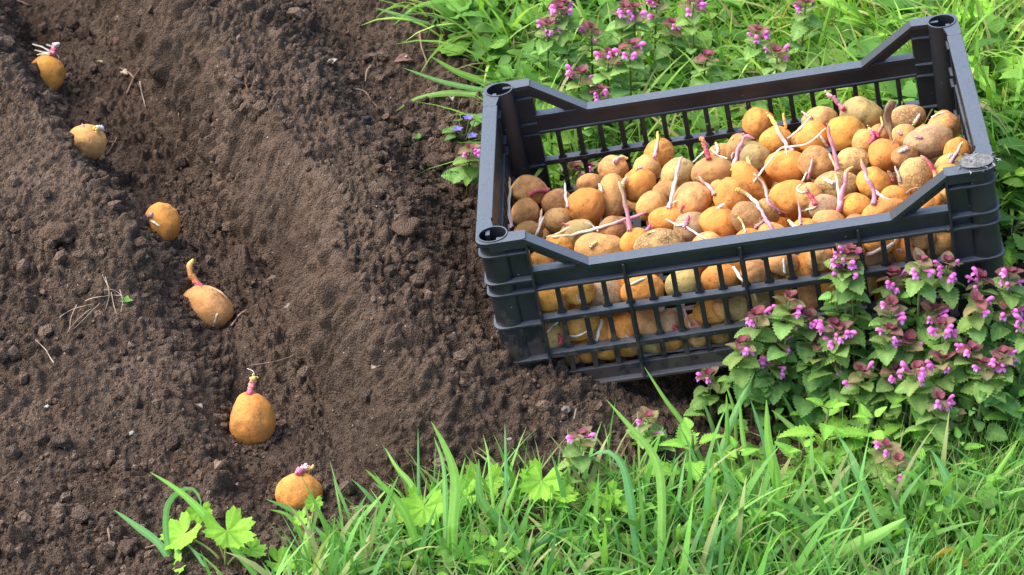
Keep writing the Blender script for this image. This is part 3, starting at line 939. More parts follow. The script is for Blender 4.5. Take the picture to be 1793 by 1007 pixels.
# sprouts: photo polylines from the potato outwards, half width, colours along it
PK = (.52, .20, .25); PP = (.66, .38, .40); RD = (.45, .055, .085); WH = (.74, .68, .56); YE = (.70, .46, .10); OR = (.66, .25, .06); TN = (.40, .24, .14); GY_ = (.32, .27, .22); MG = (.55, .09, .22)
SPR = [
 ([(896,396),(891,366),(893,333),(892,309)],3.2,[PP,WH,WH,(.75,.66,.38),TN]),([(893,386),(886,372),(878,362)],1.5,[WH,WH]),
 ([(944,398),(946,382),(949,365)],2.6,[PP,WH,YE]),([(994,363),(990,340),(989,320)],3.0,[PP,WH,WH]),([(1054,334),(1051,328),(1048,321)],3.0,[WH,WH]),
 ([(928,341),(935,336),(945,333),(956,334),(962,331)],5.0,[RD,(.55,.16,.14),RD,(.6,.25,.2)],'b'),
 ([(1076,283),(1084,277),(1092,275),(1099,279)],4.2,[PP,(.66,.42,.30),YE]),
 ([(1102,404),(1098,372),(1092,345),(1086,325),(1082,318)],4.6,[PK,PK,TN,(.55,.4,.2)]),([(1088,328),(1094,316),(1098,309)],5.0,[YE,PP]),
 ([(1128,374),(1077,390),(1040,401),(1006,411),(957,416)],3.4,[PK,PP,WH,(.75,.68,.42),(.70,.62,.25)]),([(994,400),(976,409),(957,415)],2.2,[WH,WH]),
 ([(938,416),(944,398),(952,380)],3.0,[TN,WH,WH]),([(1026,390),(1038,396),(1048,406)],2.0,[WH,WH]),([(1036,430),(1041,427),(1046,424)],4.0,[(.6,.42,.25),YE]),
 ([(1110,456),(1085,457),(1064,456),(1040,451)],2.4,[PP,WH,PP]),([(1130,404),(1136,398),(1139,394)],4.0,[PK,MG]),([(1134,409),(1142,407),(1148,406)],2.5,[YE,WH]),
 ([(1200,392),(1186,394),(1174,388),(1165,383)],2.2,[WH,WH]),([(1200,396),(1222,411),(1240,421)],2.2,[PP,WH,WH]),([(1196,398),(1203,387),(1206,380)],4.5,[PP,MG],'b'),
 ([(1146,276),(1149,258),(1152,244),(1151,230)],4.3,[PK,PP,(.7,.5,.25),YE]),
 ([(1170,364),(1178,340),(1185,303),(1189,288),(1195,273)],3.9,[PP,WH,WH,PP,PK]),([(1171,364),(1180,354),(1186,351)],2.2,[YE,WH]),
 ([(1241,278),(1236,260),(1231,248),(1225,239)],5.2,[RD,RD,(.6,.16,.14),OR],'b'),([(1236,264),(1224,274),(1213,284)],1.8,[WH,WH]),([(1245,262),(1258,272),(1273,277)],1.9,[WH,WH]),
 ([(1258,266),(1256,257),(1254,250)],3.2,[WH,YE]),
 ([(1284,298),(1290,272),(1298,252),(1307,237),(1321,243)],4.5,[YE,PP,PK,PK,PK]),([(1302,236),(1291,236),(1282,244)],3.0,[PK,PP,YE]),
 ([(1251,341),(1242,328),(1231,318),(1224,309)],4.2,[TN,PK,PP,(.55,.4,.25)]),
 ([(1293,333),(1315,345),(1332,368),(1347,394),(1364,409),(1390,416)],4.0,[YE,WH,PP,PK,PK,PK]),
 ([(1257,365),(1264,360),(1270,357)],3.3,[WH,WH]),([(1293,381),(1300,391),(1305,406)],2.1,[YE,WH]),
 ([(1309,277),(1317,301),(1338,322),(1345,352),(1359,368),(1380,374)],3.5,[YE,TN,TN,PP,PK,PK],'h'),
 ([(1321,317),(1343,288),(1365,261),(1380,257),(1413,252),(1446,224)],2.1,[WH]),([(1344,200),(1359,220),(1370,244),(1389,266)],4.4,[YE,YE,PP,PK]),
 ([(1377,223),(1374,211),(1371,199)],3.2,[OR,YE]),([(1379,243),(1400,226),(1419,204)],2.0,[WH]),([(1374,250),(1376,262),(1378,274)],1.9,[WH]),
 ([(1395,399),(1387,391),(1379,385)],4.2,[WH,(.72,.58,.25)]),([(1401,394),(1400,372),(1399,352)],2.8,[PK,PP,TN]),([(1404,371),(1418,366),(1431,361)],2.2,[GY_,WH]),
 ([(1430,358),(1420,344),(1410,330)],4.6,[RD,RD,(.5,.2,.18)],'b'),([(1417,312),(1420,296),(1422,278)],3.6,[PK,PP,TN]),([(1412,303),(1402,322),(1395,332),(1404,337),(1413,334)],2.0,[WH]),
 ([(1467,296),(1462,272),(1456,248),(1449,220)],4.2,[PK,PK,PK,(.6,.15,.15)]),([(1467,299),(1458,282),(1452,268)],2.5,[YE,WH]),([(1449,257),(1443,248),(1437,239)],3.0,[PP,WH]),
 ([(1478,190),(1466,178),(1456,169),(1447,160)],4.8,[RD,PK,PK,(.55,.42,.25)],'b'),([(1419,206),(1411,200),(1404,194)],3.2,[TN,PP]),
 ([(1523,252),(1530,241),(1526,231),(1520,224)],4.2,[RD,MG,MG,YE],'b'),([(1538,242),(1534,234),(1528,229)],3.5,[RD,MG],'b'),([(1537,238),(1544,221),(1543,204)],3.0,[RD,TN,YE]),
 ([(1600,217),(1606,208),(1611,200)],4.0,[(.55,.45,.2),PP]),([(1631,206),(1643,199),(1656,196)],1.4,[WH]),([(1588,260),(1581,263),(1574,266)],4.0,[PP,WH]),
 ([(1556,262),(1563,250),(1569,238)],1.5,[TN]),([(1529,358),(1529,334),(1517,307),(1508,280)],4.8,[PK,PK,PP,OR]),([(1530,333),(1546,345),(1566,356)],3.4,[PP,PP,PP]),
 ([(1471,369),(1476,332),(1483,301),(1494,293)],5.0,[PK,PK,PK,YE]),([(1467,362),(1468,336),(1463,303)],3.8,[PP,WH,YE]),([(1459,321),(1450,316),(1441,311)],4.0,[WH,(.7,.55,.3)]),
 ([(1639,314),(1638,303),(1629,290),(1612,272)],4.6,[YE,RD,(.5,.12,.13),TN]),([(1663,286),(1675,267),(1687,247)],3.6,[PK,PP,(.5,.45,.12)]),([(1586,339),(1597,331),(1611,328)],1.5,[TN]),
 ([(1576,319),(1572,305),(1567,291)],3.0,[GY_,GY_]),([(1564,317),(1560,309),(1556,300)],3.4,[RD,TN],'b'),
 ([(1338,386),(1330,393),(1322,398)],4.0,[TN,PP],'h'),([(1210,575),(1205,562),(1197,541)],3.0,[PP,TN,PP]),
 ([(1222,519),(1205,524),(1194,530),(1184,537)],4.0,[WH,(.72,.66,.40),WH]),([(1285,468),(1299,490),(1318,511),(1324,529)],3.2,[WH,WH,(.74,.64,.3)]),
 ([(1373,476),(1373,464),(1373,452)],2.6,[WH]),([(1519,446),(1540,437),(1559,429),(1577,414)],3.6,[PP,WH,WH]),([(1053,563),(1047,586),(1034,611)],3.6,[WH,WH,(.72,.68,.35)]),
 ([(979,562),(968,572),(956,584)],2.0,[WH]),([(990,586),(1010,588),(1036,577)],2.1,[WH]),([(990,548),(985,530),(980,512)],2.9,[PK,PK,RD],'h'),([(1099,500),(1115,494),(1132,487)],2.6,[WH]),
 ([(981,601),(983,595),(980,588)],4.5,[RD,RD],'b'),([(988,638),(991,648),(993,657)],4.0,[RD,MG,YE],'b'),([(1216,560),(1222,572),(1212,586)],2.4,[PK,PP],'h'),
]


def sprout_mesh(P, rad, cols, style=None):
    mb = MB()
    n = max(6, 5 * len(P)); Q = spline(P, n)
    Q = Q + np.array([[noise.noise(Vector(q * 90)) * rad * .7, noise.noise(Vector(q * 90 + 5)) * rad * .7, noise.noise(Vector(q * 90 + 9)) * rad * .7] for q in Q])
    u = np.linspace(0, 1, n)
    C = np.stack([np.interp(u, np.linspace(0, 1, len(cols)), [c[k] for c in cols]) for k in range(3)], 1) if len(cols) > 1 else np.tile(cols[0], (n, 1))
    rr = rad * (1.08 - .28 * u) * (1 + .13 * np.sin(u * 17 + rad * 9000)) * np.minimum(1, (1.02 - u) * 7) ** .5
    mb.tube(Q, np.maximum(rr, rad * .12), C, 8)
    if style == 'b':                          # knobbly cluster of leaf buds
        for q in range(26):
            i = random.randrange(1, n); v = np.random.default_rng(q + n).normal(size=3); v /= np.linalg.norm(v)
            mb.blob(Q[i] + v * rad * .95, rad * random.uniform(.3, .55), C[i] * random.uniform(.8, 1.5), q, .4)
    elif style == 'h':                        # bundle of root hairs
        for q in range(18):
            i = random.randrange(1, n); v = RNG.normal(size=3); v /= np.linalg.norm(v)
            mb.tube([Q[i], Q[i] + v * rad * 2, Q[i] + v * rad * 3.2 + RNG.normal(size=3) * rad * .7], [rad * .13, rad * .12, rad * .05], (.66, .5, .42), 4)
    else:
        for q in range(6):                    # swollen foot where it leaves the eye
            v = RNG.normal(size=3); v /= np.linalg.norm(v)
            mb.blob(Q[0] + v * rad * .9, rad * random.uniform(.45, .8), np.array(cols[0]) * random.uniform(.75, 1.2), q, .4)
        for q in range(9):                    # nodes and rudimentary root points
            i = random.randrange(1, n); v = RNG.normal(size=3); v /= np.linalg.norm(v)
            mb.blob(Q[i] + v * rad * .8, rad * random.uniform(.25, .45), C[i] * random.uniform(.9, 1.3), q, .3)
    return mb


has = {}
sprouts = []
for sp in SPR:
    pts, hw, cols = sp[:3]; st = sp[3] if len(sp) > 3 else None
    # owner: the potato drawn under the sprout's root, nearest to the camera there
    best = None
    for e in ents:
        du = (pts[0][0] - e['px']) / (e['a'] * F / 3.4); dv = (pts[0][1] - e['py']) / (e['b'] * F / 3.4)
        k = math.hypot(du, dv) + (e['t'] - 3.3) * 1.2
        if best is None or k < best[0]: best = (k, e)
    e = best[1]
    e.setdefault('spr', []).append((pts, hw, cols, st))
    has[e['i']] = cols


rsp = random.Random(4)
for e in ents:                                # short knobbly buds from the eyes of some of the others
    if not e.get('spr') and rsp.random() < (.5 if e['row'] == 'h' else .3):
        a = rsp.uniform(0, 6.28); wx, wy = e['a'] * F / 3.4, e['b'] * F / 3.4
        p0 = (e['px'] + .35 * wx * math.cos(a), e['py'] + .35 * wy * math.sin(a)); k = rsp.uniform(5, 11)
        b = a + rsp.uniform(-.6, .6)
        p1 = (p0[0] + k * math.cos(b), p0[1] + k * math.sin(b)); p2 = (p1[0] + k * .5 * math.cos(b - .5), p1[1] + k * .5 * math.sin(b - .5))
        e['spr'] = [([p0, p1, p2], rsp.uniform(2.2, 3.6), rsp.choice([[RD, PK, YE], [PK, PP, YE], [TN, PP, WH], [RD, RD, PP]]), rsp.choice(['b', 'b', None]))]


def front_depth(px, py, t_def, margin):
    """depth of the potato surfaces in front at this pixel"""
    t = t_def
    for q in ents:
        du = (px - q['px']) / (q['a'] * F / 3.4); dv = (py - q['py']) / (q['b'] * F / 3.4)
        r2 = du * du + dv * dv
        if r2 < 1:
            t = min(t, q['t'] - q['c'] * math.sqrt(1 - r2))
    return t - margin


# rows of the heap, back to front, each counted from the left
heap = [e for e in ents if e['row'] == 'h']; front = [e for e in ents if e['row'] == 'f']
heap.sort(key=lambda e: -e['cc'][1])
nb = 6; per = math.ceil(len(heap) / nb)
BN = ['back row', 'second row from the back', 'third row from the back', 'third row from the front', 'second row from the front', 'row nearest the front rim']
for k in range(nb):
    g_ = sorted(heap[k * per:(k + 1) * per], key=lambda e: e['px'])
    for q, e in enumerate(g_):
        e['where'] = f"{ORD[q]} from left in the heap's {BN[k]}"
rows = {'upper': [], 'middle': [], 'lowest': []}
for e in front:
    z = e['cc'][2]
    rows['upper' if z > -.117 else 'middle' if z > -.160 else 'lowest'].append(e)
for k, g_ in rows.items():
    for q, e in enumerate(sorted(g_, key=lambda e: e['px'])):
        e['where'] = f"behind the front slats, {ORD[q]} from left in the {k} opening row"


def cname(cols):
    c = np.mean(np.array(cols), 0)
    if c[0] > .6 and c[1] > .52: return 'white'
    if c[0] > .6 and c[2] < .2: return 'yellow'
    if c[1] < .16: return 'red'
    return 'pink'


for e in ents:
    s = e.get('spr')
    lab = LOOK[e['k']] + ' potato'
    if s: lab += f", {cname(s[0][2])} {'sprouts' if len(s) > 1 else 'sprout'}"
    lab += (' ' if e['row'] == 'f' and not s else ', ') + e['where']
    if len(lab.split()) > 16: lab = lab.replace("in the heap's", 'in').replace('the ', '')
    if len(lab.split()) > 16: lab = lab.replace('soil-coated ', '').replace('rough netted', 'netted').replace('the heap', 'heap')
    o = add_potato(e['C'], (e['a'], e['b'], e['c']), *e['ax'], e['k'], (e['i'] * 5 + 3) % 14, lab, 'sprouting potatoes heaped in the crate')
    e['o'] = o
    for (pts, hw, cols, st) in s or []:
        rad = hw * .88 * 3.35 / F
        N = max(5, 3 * len(pts)); pp = spline([(a, b, 0) for a, b in pts], N)
        base_t = e['t'] - e['c'] * .75
        ts = np.array([front_depth(p[0], p[1], e['t'] - e['c'] * .3, rad * .7) for p in pp])
        for _ in range(4):
            sm_ = ts.copy(); sm_[1:-1] = (ts[:-2] + ts[1:-1] + ts[2:]) / 3; ts = np.minimum(ts, sm_)
        P = np.array([at(p[0], p[1], t) for p, t in zip(pp, ts)])
        so2 = sprout_mesh(P, rad, cols, st).build('sprout', M_SPROUT)
        Mw = o.matrix_world.copy(); so2.parent = o; so2.matrix_parent_inverse = Mw.inverted()
for P, r_ in fill:
    ax = basis(random.uniform(0, 180), random.uniform(0, 6))
    k = random.choice('gtbgb')
    add_potato(P, (r_ * 1.12, r_, r_ * .95), *ax, k, random.randrange(14), 'potato buried in the crate beneath the top layer, only slivers showing through gaps', 'buried potatoes under the heap')

# potatoes laid in the trench
TR = [
 (81,129,62,72,'g',82,'golden seed potato with spidery white-rooted sprout, farthest up the trench',
  [([(90,96),(95,90),(97,80),(105,74)],5.5,[PK,RD,PP,WH],'b'),([(89,92),(76,83),(57,77)],1.6,[WH]),([(87,94),(74,91),(60,88)],1.4,[WH]),([(86,96),(74,95),(65,96)],1.4,[WH]),([(96,92),(101,98),(103,103)],1.4,[WH]),([(97,84),(88,80),(82,78)],1.4,[WH])]),
 (155,249,69,61,'t',-10,'pale round seed potato with stubby white bud, second from the top of trench',
  [([(166,226),(174,222),(180,224)],4.8,[YE,WH,(.6,.6,.66)]),([(146,222),(145,219),(144,216)],2.2,[PK])]),
 (283,393,65,75,'g',85,'upright golden seed potato with pink sprout on its left flank',
  [([(267,379),(259,382),(253,385),(249,389)],5.0,[TN,PK,PK,PP],'b'),([(258,388),(268,390),(278,396)],2.6,[PP,WH,WH]),([(252,384),(250,391),(251,398)],2.4,[PK,WH]),([(263,374),(265,372),(267,371)],2.5,[TN])]),
 (366,539,92,74,'t',-28,'leaning seed potato with tall orange sprout in the middle of the trench',
  [([(347,501),(338,485),(334,468),(337,452)],6.4,[RD,OR,(.66,.30,.10),(.62,.50,.10)]),([(349,502),(372,505),(388,513),(400,523)],2.4,[TN,(.5,.3,.15),(.55,.33,.18)]),([(372,571),(376,562),(381,549)],3.0,[WH,(.6,.55,.35)])]),
 (442,738,79,98,'g',92,'large egg-shaped seed potato standing upright with red and yellow sprout tip',
  [([(437,692),(439,682),(442,670),(446,658)],6.2,[RD,(.60,.13,.17),(.62,.22,.16),YE],'b'),([(446,660),(443,650),(432,645)],.9,[WH])]),
 (523,862,80,75,'g',5,'squat golden seed potato with short pink sprout, nearest the grass',
  [([(524,829),(530,822),(540,818)],6.2,[(.60,.12,.20),PP,(.66,.28,.32)],'b'),([(538,822),(546,819),(549,813)],3.2,[YE,YE])]),
]
for i, (px, py, w_, h_, k, an, lab, spr) in enumerate(TR):
    tg, gp = ground_hit(px, py + h_ * .36, 0, H)
    rr = min(w_, h_) / 2 * tg / F
    t = tg
    while True:
        P = at(px, py, t)
        if P[2] - float(H(P[0], P[1])) < rr * .80 or t > tg + .12: break
        t += .001
    a, b_ = w_ / 2 * t / F, h_ / 2 * t / F
    if 45 < abs(an) < 135: a, b_ = b_, a
    ax = basis(an, random.uniform(-.3, .3))
    o = add_potato(P, (a, b_, min(a, b_) * .95), *ax, k, [0, 12, 9, 2, 7, 11][i], lab, 'seed potatoes laid in the trench')
    for (pts, hw, cols, st) in [(s + (None,))[:4] for s in spr]:
        Q = []
        for (qx, qy) in pts:
            du = (qx - px) / (w_ / 2); dv = (qy - py) / (h_ / 2); r2 = du * du + dv * dv
            Q.append(at(qx, qy, t - (min(a, b_) * .95 * math.sqrt(max(0, 1 - r2)) if r2 < 1 else 0) - hw * .5 * t / F))
        so2 = sprout_mesh(np.array(Q), hw * .95 * t / F, cols, st).build('sprout', M_SPROUT)
        so2.parent = o; so2.matrix_parent_inverse = o.matrix_world.inverted()

# crumbs heaped against the trench potatoes
mb = MB()
for (px, py, w_, h_, *_r) in TR:
    for q in range(70):
        a = random.uniform(-.3, math.pi + .3)
        t, P = ground_hit(px + math.cos(a) * w_ * random.uniform(.42, .7), py + math.sin(a) * h_ * random.uniform(.40, .66), 0, H)
        P[2] = float(Hd(P[0], P[1])); r_ = min(.0016 + .0012 * random.paretovariate(2), .007)
        mb.blob(P + np.array((0, 0, r_ * .4)), r_, np.ones(3) * random.uniform(.8, 1.7), q, .7, 1)
tag(mb.build('heaped_soil', M_SOIL, smooth=False), 'crumbs of soil heaped against the potatoes lying in the trench', 'soil crumbs', kind='stuff')
# ------------------------------------------------------------------ plants
HEART = ([0, .06, .22, .45, .72, .9, 1], [.45, .88, 1, .93, .66, .34, .05])
NETTLE = ([0, .08, .25, .55, .85, 1], [.25, .74, 1, .74, .30, .01])
DANDE = ([0, .15, .4, .7, .88, 1], [.12, .22, .55, 1, .75, .02])
OVATE = ([0, .15, .4, .7, 1], [.2, .8, 1, .7, .02])


def leaf(L, W, shape, teeth, depth, droop, fold, cc, ridge=.10, saw=False, seed=0, vein=1.25):
    rows = teeth * 2 if teeth else 8
    t = np.linspace(0, 1, rows + 1); hw = np.interp(t, *shape) * W / 2
    k = np.arange(rows + 1) % 2
    edge = np.where(k == 1, 1 + depth * .35, 1 - depth)
    edge[-1] = 1
    a = droop * t
    y = np.concatenate([[0], np.cumsum(np.cos((a[1:] + a[:-1]) / 2))]) / rows * L
    z = -np.concatenate([[0], np.cumsum(np.sin((a[1:] + a[:-1]) / 2))]) / rows * L
    S = np.array([-1, -.55, 0, .55, 1]); V = []; C = []
    cc = np.asarray(cc, float)
    for i in range(rows + 1):
        for s in S:
            e = edge[i] if abs(s) == 1 else 1
            fx = s * hw[i] * e
            zz = z[i] + fold * abs(s) * hw[i] + (ridge * W * .5 * ((.5 if k[i] else -.5) if abs(s) == .55 else 0)) + .035 * W * noise.noise(Vector((s * 2 + seed, t[i] * 5, seed * 3.3)))
            yy = y[i] + (-depth * .25 * W * (1 if saw and k[i] == 0 else 0) if abs(s) == 1 else 0) + (.10 * W * abs(s) * (0 if i == rows else 1) if saw else 0)
            V.append((fx, yy, zz)); C.append(cc * (vein if s == 0 else (.93 if (k[i] == 0 and abs(s) < 1) else 1.0)))
    n = len(S); idx_ = np.arange((rows + 1) * n).reshape(rows + 1, n)
    Q = np.stack([idx_[:-1, :-1], idx_[:-1, 1:], idx_[1:, 1:], idx_[1:, :-1]], -1).reshape(-1, 4)
    return np.array(V), Q, np.clip(np.array(C), 0, .95)


def put(mb, VQC, p, az, el, roll=0.0, scale=1.0):
    V, Q, C = VQC
    M = (Matrix.Rotation(az, 3, 'Z') @ Matrix.Rotation(el, 3, 'X') @ Matrix.Rotation(roll, 3, 'Y'))
    mb.add((V * scale) @ np.array(M).T + np.asarray(p), Q, C)


def lobed(Rr, lobes, cc, seed, cup=.25):
    """round palmately lobed leaf, stalk joined at the middle of its lower edge"""
    nr, na = 7, lobes * 12 + 1
    V = []; C = []; rs = random.Random(seed)
    span = R(318)
    for i in range(nr + 1):
        f = i / nr
        for j in range(na):
            u = j / (na - 1); th = -span / 2 + span * u
            ph = (u * lobes) % 1.0
            lob = .70 + .30 * abs(math.sin(math.pi * ph)) ** .45
            tooth = .93 + .07 * math.cos(2 * math.pi * ph * 3)
            r = Rr * f * (1 + (lob * tooth - 1) * f ** 1.5)
            x, y = r * math.sin(th), r * math.cos(th)
            z = cup * r * f - .10 * Rr * f * (1 - abs(math.sin(math.pi * ph))) + .10 * Rr * noise.noise(Vector((x / Rr * 1.6 + seed, y / Rr * 1.6, seed)))
            V.append((x, y, z)); C.append(np.array(cc) * (1.18 if abs(ph - .5) < .09 and f < .8 else 1))
    idx_ = np.arange((nr + 1) * na).reshape(nr + 1, na)
    Q = np.stack([idx_[:-1, :-1], idx_[:-1, 1:], idx_[1:, 1:], idx_[1:, :-1]], -1).reshape(-1, 4)
    return np.array(V), Q, np.array(C)


def local(name, mb, mat, root, smooth=True):
    return mb.build(name, mat, root, smooth)


def flower_mesh(seed):
    rs = random.Random(seed); mb = MB()
    c0 = np.array((.80, .21, .64)) * rs.uniform(.85, 1.2)
    # tube rising out of the leaf axil, swelling into a hood over a split lower lip
    path = [(0, 0, 0), (0, .0028, .0028), (0, .0052, .0062), (0, .0075, .0090), (0, .0102, .0104), (0, .0125, .0098)]
    mb.tube(spline(path, 12), np.interp(np.linspace(0, 1, 12), [0, .3, .6, .8, .95, 1], [.0011, .0013, .0021, .0027, .0021, .0009]), np.linspace(0, 1, 12)[:, None] * (c0 - c0 * .75)[None] + c0[None] * .9, 8)
    for q in (-1, 1):
        V, Q, C = leaf(.0062, .0050, OVATE, 0, 0, .9, .2, c0 * 1.25, 0, seed=seed)
        put(mb, (V, Q, C), (q * .0008, .0072, .0055), q * -.55, -.35)
    return mb


FLW = [flower_mesh(i).build('flower', M_PETAL) for i in range(4)]
for o in FLW: col.objects.unlink(o)
FLW = [o.data for o in FLW]


def jit_c(c, s, r=None):
    k = (r or random).uniform(1 - s, 1 + s); h = (r or random).uniform(-s * .35, s * .35)
    return np.clip(np.array(c) * k * np.array([1 + h, 1, 1 - h]), 0, .95)


def dead_nettle_meshes(h, seed, purple, lower=3):
    rs = random.Random(seed); random.seed(seed)
    st = MB(); bend = (rs.uniform(-.012, .012), rs.uniform(-.012, .012))
    P = spline([(0, 0, -.012), (bend[0] * .4, bend[1] * .4, h * .45), (bend[0], bend[1], h)], 10)
    st.tube(P, np.linspace(.0021, .0013, 10), np.array([(.17, .13, .07)] * 4 + [(.15, .20, .06)] * 6), 6)
    fo = MB()
    for j in range(lower):
        zz = h * (.26 + .46 * j / max(lower, 1)); az = rs.uniform(-.4, .4) + j * math.pi / 2
        b = np.array([np.interp(zz, P[:, 2], P[:, k]) for k in range(3)])
        for q in (0, math.pi):
            s = rs.uniform(.62, 1.2); a = az + q + rs.uniform(-.25, .25); pet = .011 * s
            d = np.array((-math.sin(a), math.cos(a), .45)); e = b + d * pet
            fo.tube([b, (b + e) / 2 + (0, 0, .001), e], .0008, (.14, .15, .06), 5)
            put(fo, leaf(.0262 * s, .0252 * s, HEART, 9, .19, rs.uniform(.3, .8), .2, jit_c((.22, .39, .10), .3, rs), .2, seed=seed + j), e, a + rs.uniform(-.4, .4), rs.uniform(-.5, .7), rs.uniform(-.55, .55))
    for j in range(lower * 3):
        zz = h * rs.uniform(.2, .85); b = np.array([np.interp(zz, P[:, 2], P[:, k]) for k in range(3)]); a = rs.uniform(0, 6.28); s = rs.uniform(.008, .016)
        put(fo, leaf(s, s * .9, HEART, 6, .17, rs.uniform(.2, .8), .25, jit_c((.20, .37, .08), .3, rs), .18, seed=seed + j + 30), b + np.array((-math.sin(a), math.cos(a), .3)) * rs.uniform(.004, .014), a + rs.uniform(-.5, .5), rs.uniform(-.4, .9), rs.uniform(-.5, .5))
    br = MB(); top = P[-1]
    for i in range(5):
        f = i / 4; zz = top + np.array((0, 0, -.030 + .034 * f)); az = i * math.pi / 2 + rs.uniform(-.3, .3)
        s = .0275 - .0115 * f
        g_ = min(1, max(0, f * 1.8 - .75)) * purple; cc = np.array((.235, .38, .10)) * (1 - g_) + np.array((.27, .10, .105)) * g_
        for q in (0, math.pi):
            a = az + q
            put(br, leaf(s, s * 1.0, HEART, 7, .17, .75 - .3 * f, .22, jit_c(cc, .2, rs), .2, seed=seed + i + 7), zz + np.array((-math.sin(a), math.cos(a), 0)) * .002, a + rs.uniform(-.35, .35), -.05 + .5 * f + rs.uniform(-.4, .4), rs.uniform(-.4, .4))
    for q in range(4):
        a = rs.uniform(0, 6.28)
        put(br, leaf(.009, .009, HEART, 5, .1, .4, .3, jit_c((.24, .06, .085), .2, rs), .1, seed=q), top + np.array((0, 0, .006)), a, .8)
    tmp = [st.build('stem', M_STEM), fo.build('foliage', M_LEAF), br.build('bract_crown', M_LEAF)]
    for o in tmp: col.objects.unlink(o)
    return [o.data for o in tmp], top


DN = [dead_nettle_meshes(h, 40 + i, p, lo) for i, (h, p, lo) in enumerate([(.155, 1, 3), (.135, .9, 3), (.115, 1, 3), (.095, .8, 2), (.165, .75, 4), (.06, .7, 1)] * 3)]
DN_H = [.155, .135, .115, .095, .165, .06] * 3


def place_dead_nettle(hx, hy, var, nfl, seed, scale=1.0):
    rs = random.Random(seed); var = var + 6 * (seed % 3)
    t, P = ground_hit(hx, hy, DN_H[var] * scale, H)
    inside = lambda P: abs(w2c(P)[0]) < .33 and -.235 < w2c(P)[1] < .24
    k = 0
    while inside(P) and k < 200:              # keep clear of the crate's walls
        t += -.004 if hy > 330 else .004
        P = at(hx, hy, t); k += 1
    base = np.array((P[0], P[1], float(H(P[0], P[1]))))
    sz = min(max((P[2] - base[2]) / DN_H[var], .55), 2.2); dz = DN_H[var] * (sz - 1)
    root = thing('dead_nettle', '', 'plant', base)
    az = rs.uniform(0, 6.28)
    root.rotation_euler = (rs.uniform(-.08, .08), rs.uniform(-.08, .08), az); root.scale = (scale,) * 3
    (ms, mf, mb_), top = DN[var]
    for nm, me in (('stem', ms), ('foliage', mf), ('bract_crown', mb_)):
        o = bpy.data.objects.new(nm, me); col.objects.link(o); o.parent = root
        if nm == 'stem': o.scale = (1, 1, sz)
        elif nm == 'foliage': o.location.z = dz * .55; o.scale = (1, 1, 1 + (sz - 1) * .35)
        else: o.location.z = dz
    for q in range(nfl):
        o = bpy.data.objects.new('flower', FLW[rs.randrange(4)]); col.objects.link(o); o.parent = root
        # mostly round the side that faces the light and the path
        a = -az + math.pi + rs.uniform(-1.9, 1.9) if q < nfl * .75 else rs.uniform(0, 6.28)
        r_ = rs.uniform(.004, .008)
        o.location = (top[0] - math.sin(a) * r_, top[1] + math.cos(a) * r_, top[2] + dz + rs.uniform(-.016, .004))
        o.rotation_euler = (rs.uniform(-.5, .25), rs.uniform(-.3, .3), a); s = rs.uniform(.7, 1.1); o.scale = (s, s, s)
    return root


NUMW = ['no', 'one', 'two', 'three', 'four', 'five', 'six', 'seven', 'eight']
FRONT_DN = [(1374,527,1,3),(1327,562,2,5),(1414,566,1,5),(1455,561,2,4),(1485,589,1,6),(1542,576,1,4),(1551,538,0,3),(1459,459,4,4),(1519,455,0,6),(1489,485,4,5),
 (1621,462,4,4),(1591,504,0,6),(1651,474,4,6),(1700,498,0,5),(1674,523,0,2),(1617,538,1,7),(1670,572,1,5),(1689,598,2,5),(1757,610,2,6),(1783,485,0,6),
 (1790,562,1,4),(1602,644,2,7),(1644,696,3,5),(1549,668,3,5),(1327,629,3,5),(1414,610,2,2),(1663,738,5,0),(1545,785,5,5),(1640,640,2,3),(1720,655,2,3),(1300,590,2,2),
 (1370,600,3,3),(1500,640,3,2),(1440,625,3,2),(1580,600,2,2),(1250,672,5,3),(1740,540,1,3),(1566,815,5,2)]
roots = []
for i, (x, y, v, n) in enumerate(FRONT_DN):
    n = max(1, n - i % 2) if n else 0
    roots.append((place_dead_nettle(x, y, v, n, 900 + i, 1.0), n, v))
roots.sort(key=lambda r: -r[0].location.y)
per = math.ceil(len(roots) / 4)
for k, nm in enumerate(['row touching the crate', 'second row from the crate', 'third row from the crate', 'row nearest the grass']):
    for q, (r, n, v) in enumerate(sorted(roots[k * per:(k + 1) * per], key=lambda r: r[0].location.x)):
        r['label'] = f"dead nettle, {NUMW[n]} magenta {'flower' if n == 1 else 'flowers'}, {ORD[q]} from left, {nm}"
        r['group'] = "dead nettles in front of the crate's right end"
BACK_DN = [(1122,25,0,4),(1110,77,0,5),(1065,102,1,5),(1005,137,1,4),(1050,174,2,5),(960,42,1,4),(985,12,0,4),(1012,22,0,3),(1080,8,0,5),(1220,12,0,4),
 (1228,94,2,0),(1322,60,1,4),(1364,97,1,3),(1408,10,1,2),(1150,12,1,3),(1000,297,5,3),(1040,292,5,2),(1040,60,2,2),(1180,45,2,2)]
roots = [(place_dead_nettle(x, y, v, n, 1300 + i), n, v) for i, (x, y, v, n) in enumerate(BACK_DN)]
roots.sort(key=lambda r: -r[0].location.y)
per = math.ceil(len(roots) / 3)
for k, nm in enumerate(['farthest row behind the crate', 'middle row behind the crate', "row just behind the crate"]):
    for q, (r, n, v) in enumerate(sorted(roots[k * per:(k + 1) * per], key=lambda r: r[0].location.x)):
        r['label'] = f"dead nettle, {NUMW[n]} pink {'flower' if n == 1 else 'flowers'}, {ORD[q]} from left, {nm}"
        r['group'] = 'dead nettles behind the crate'
r = place_dead_nettle(1003, 783, 3, 2, 77); r['label'] = 'lone dead nettle with a magenta flower standing beside lobed leaves before the soil ridge'
r = place_dead_nettle(818, 268, 5, 4, 78); r['label'] = "low dead nettle with pink flowers on soil left of the crate's back corner"
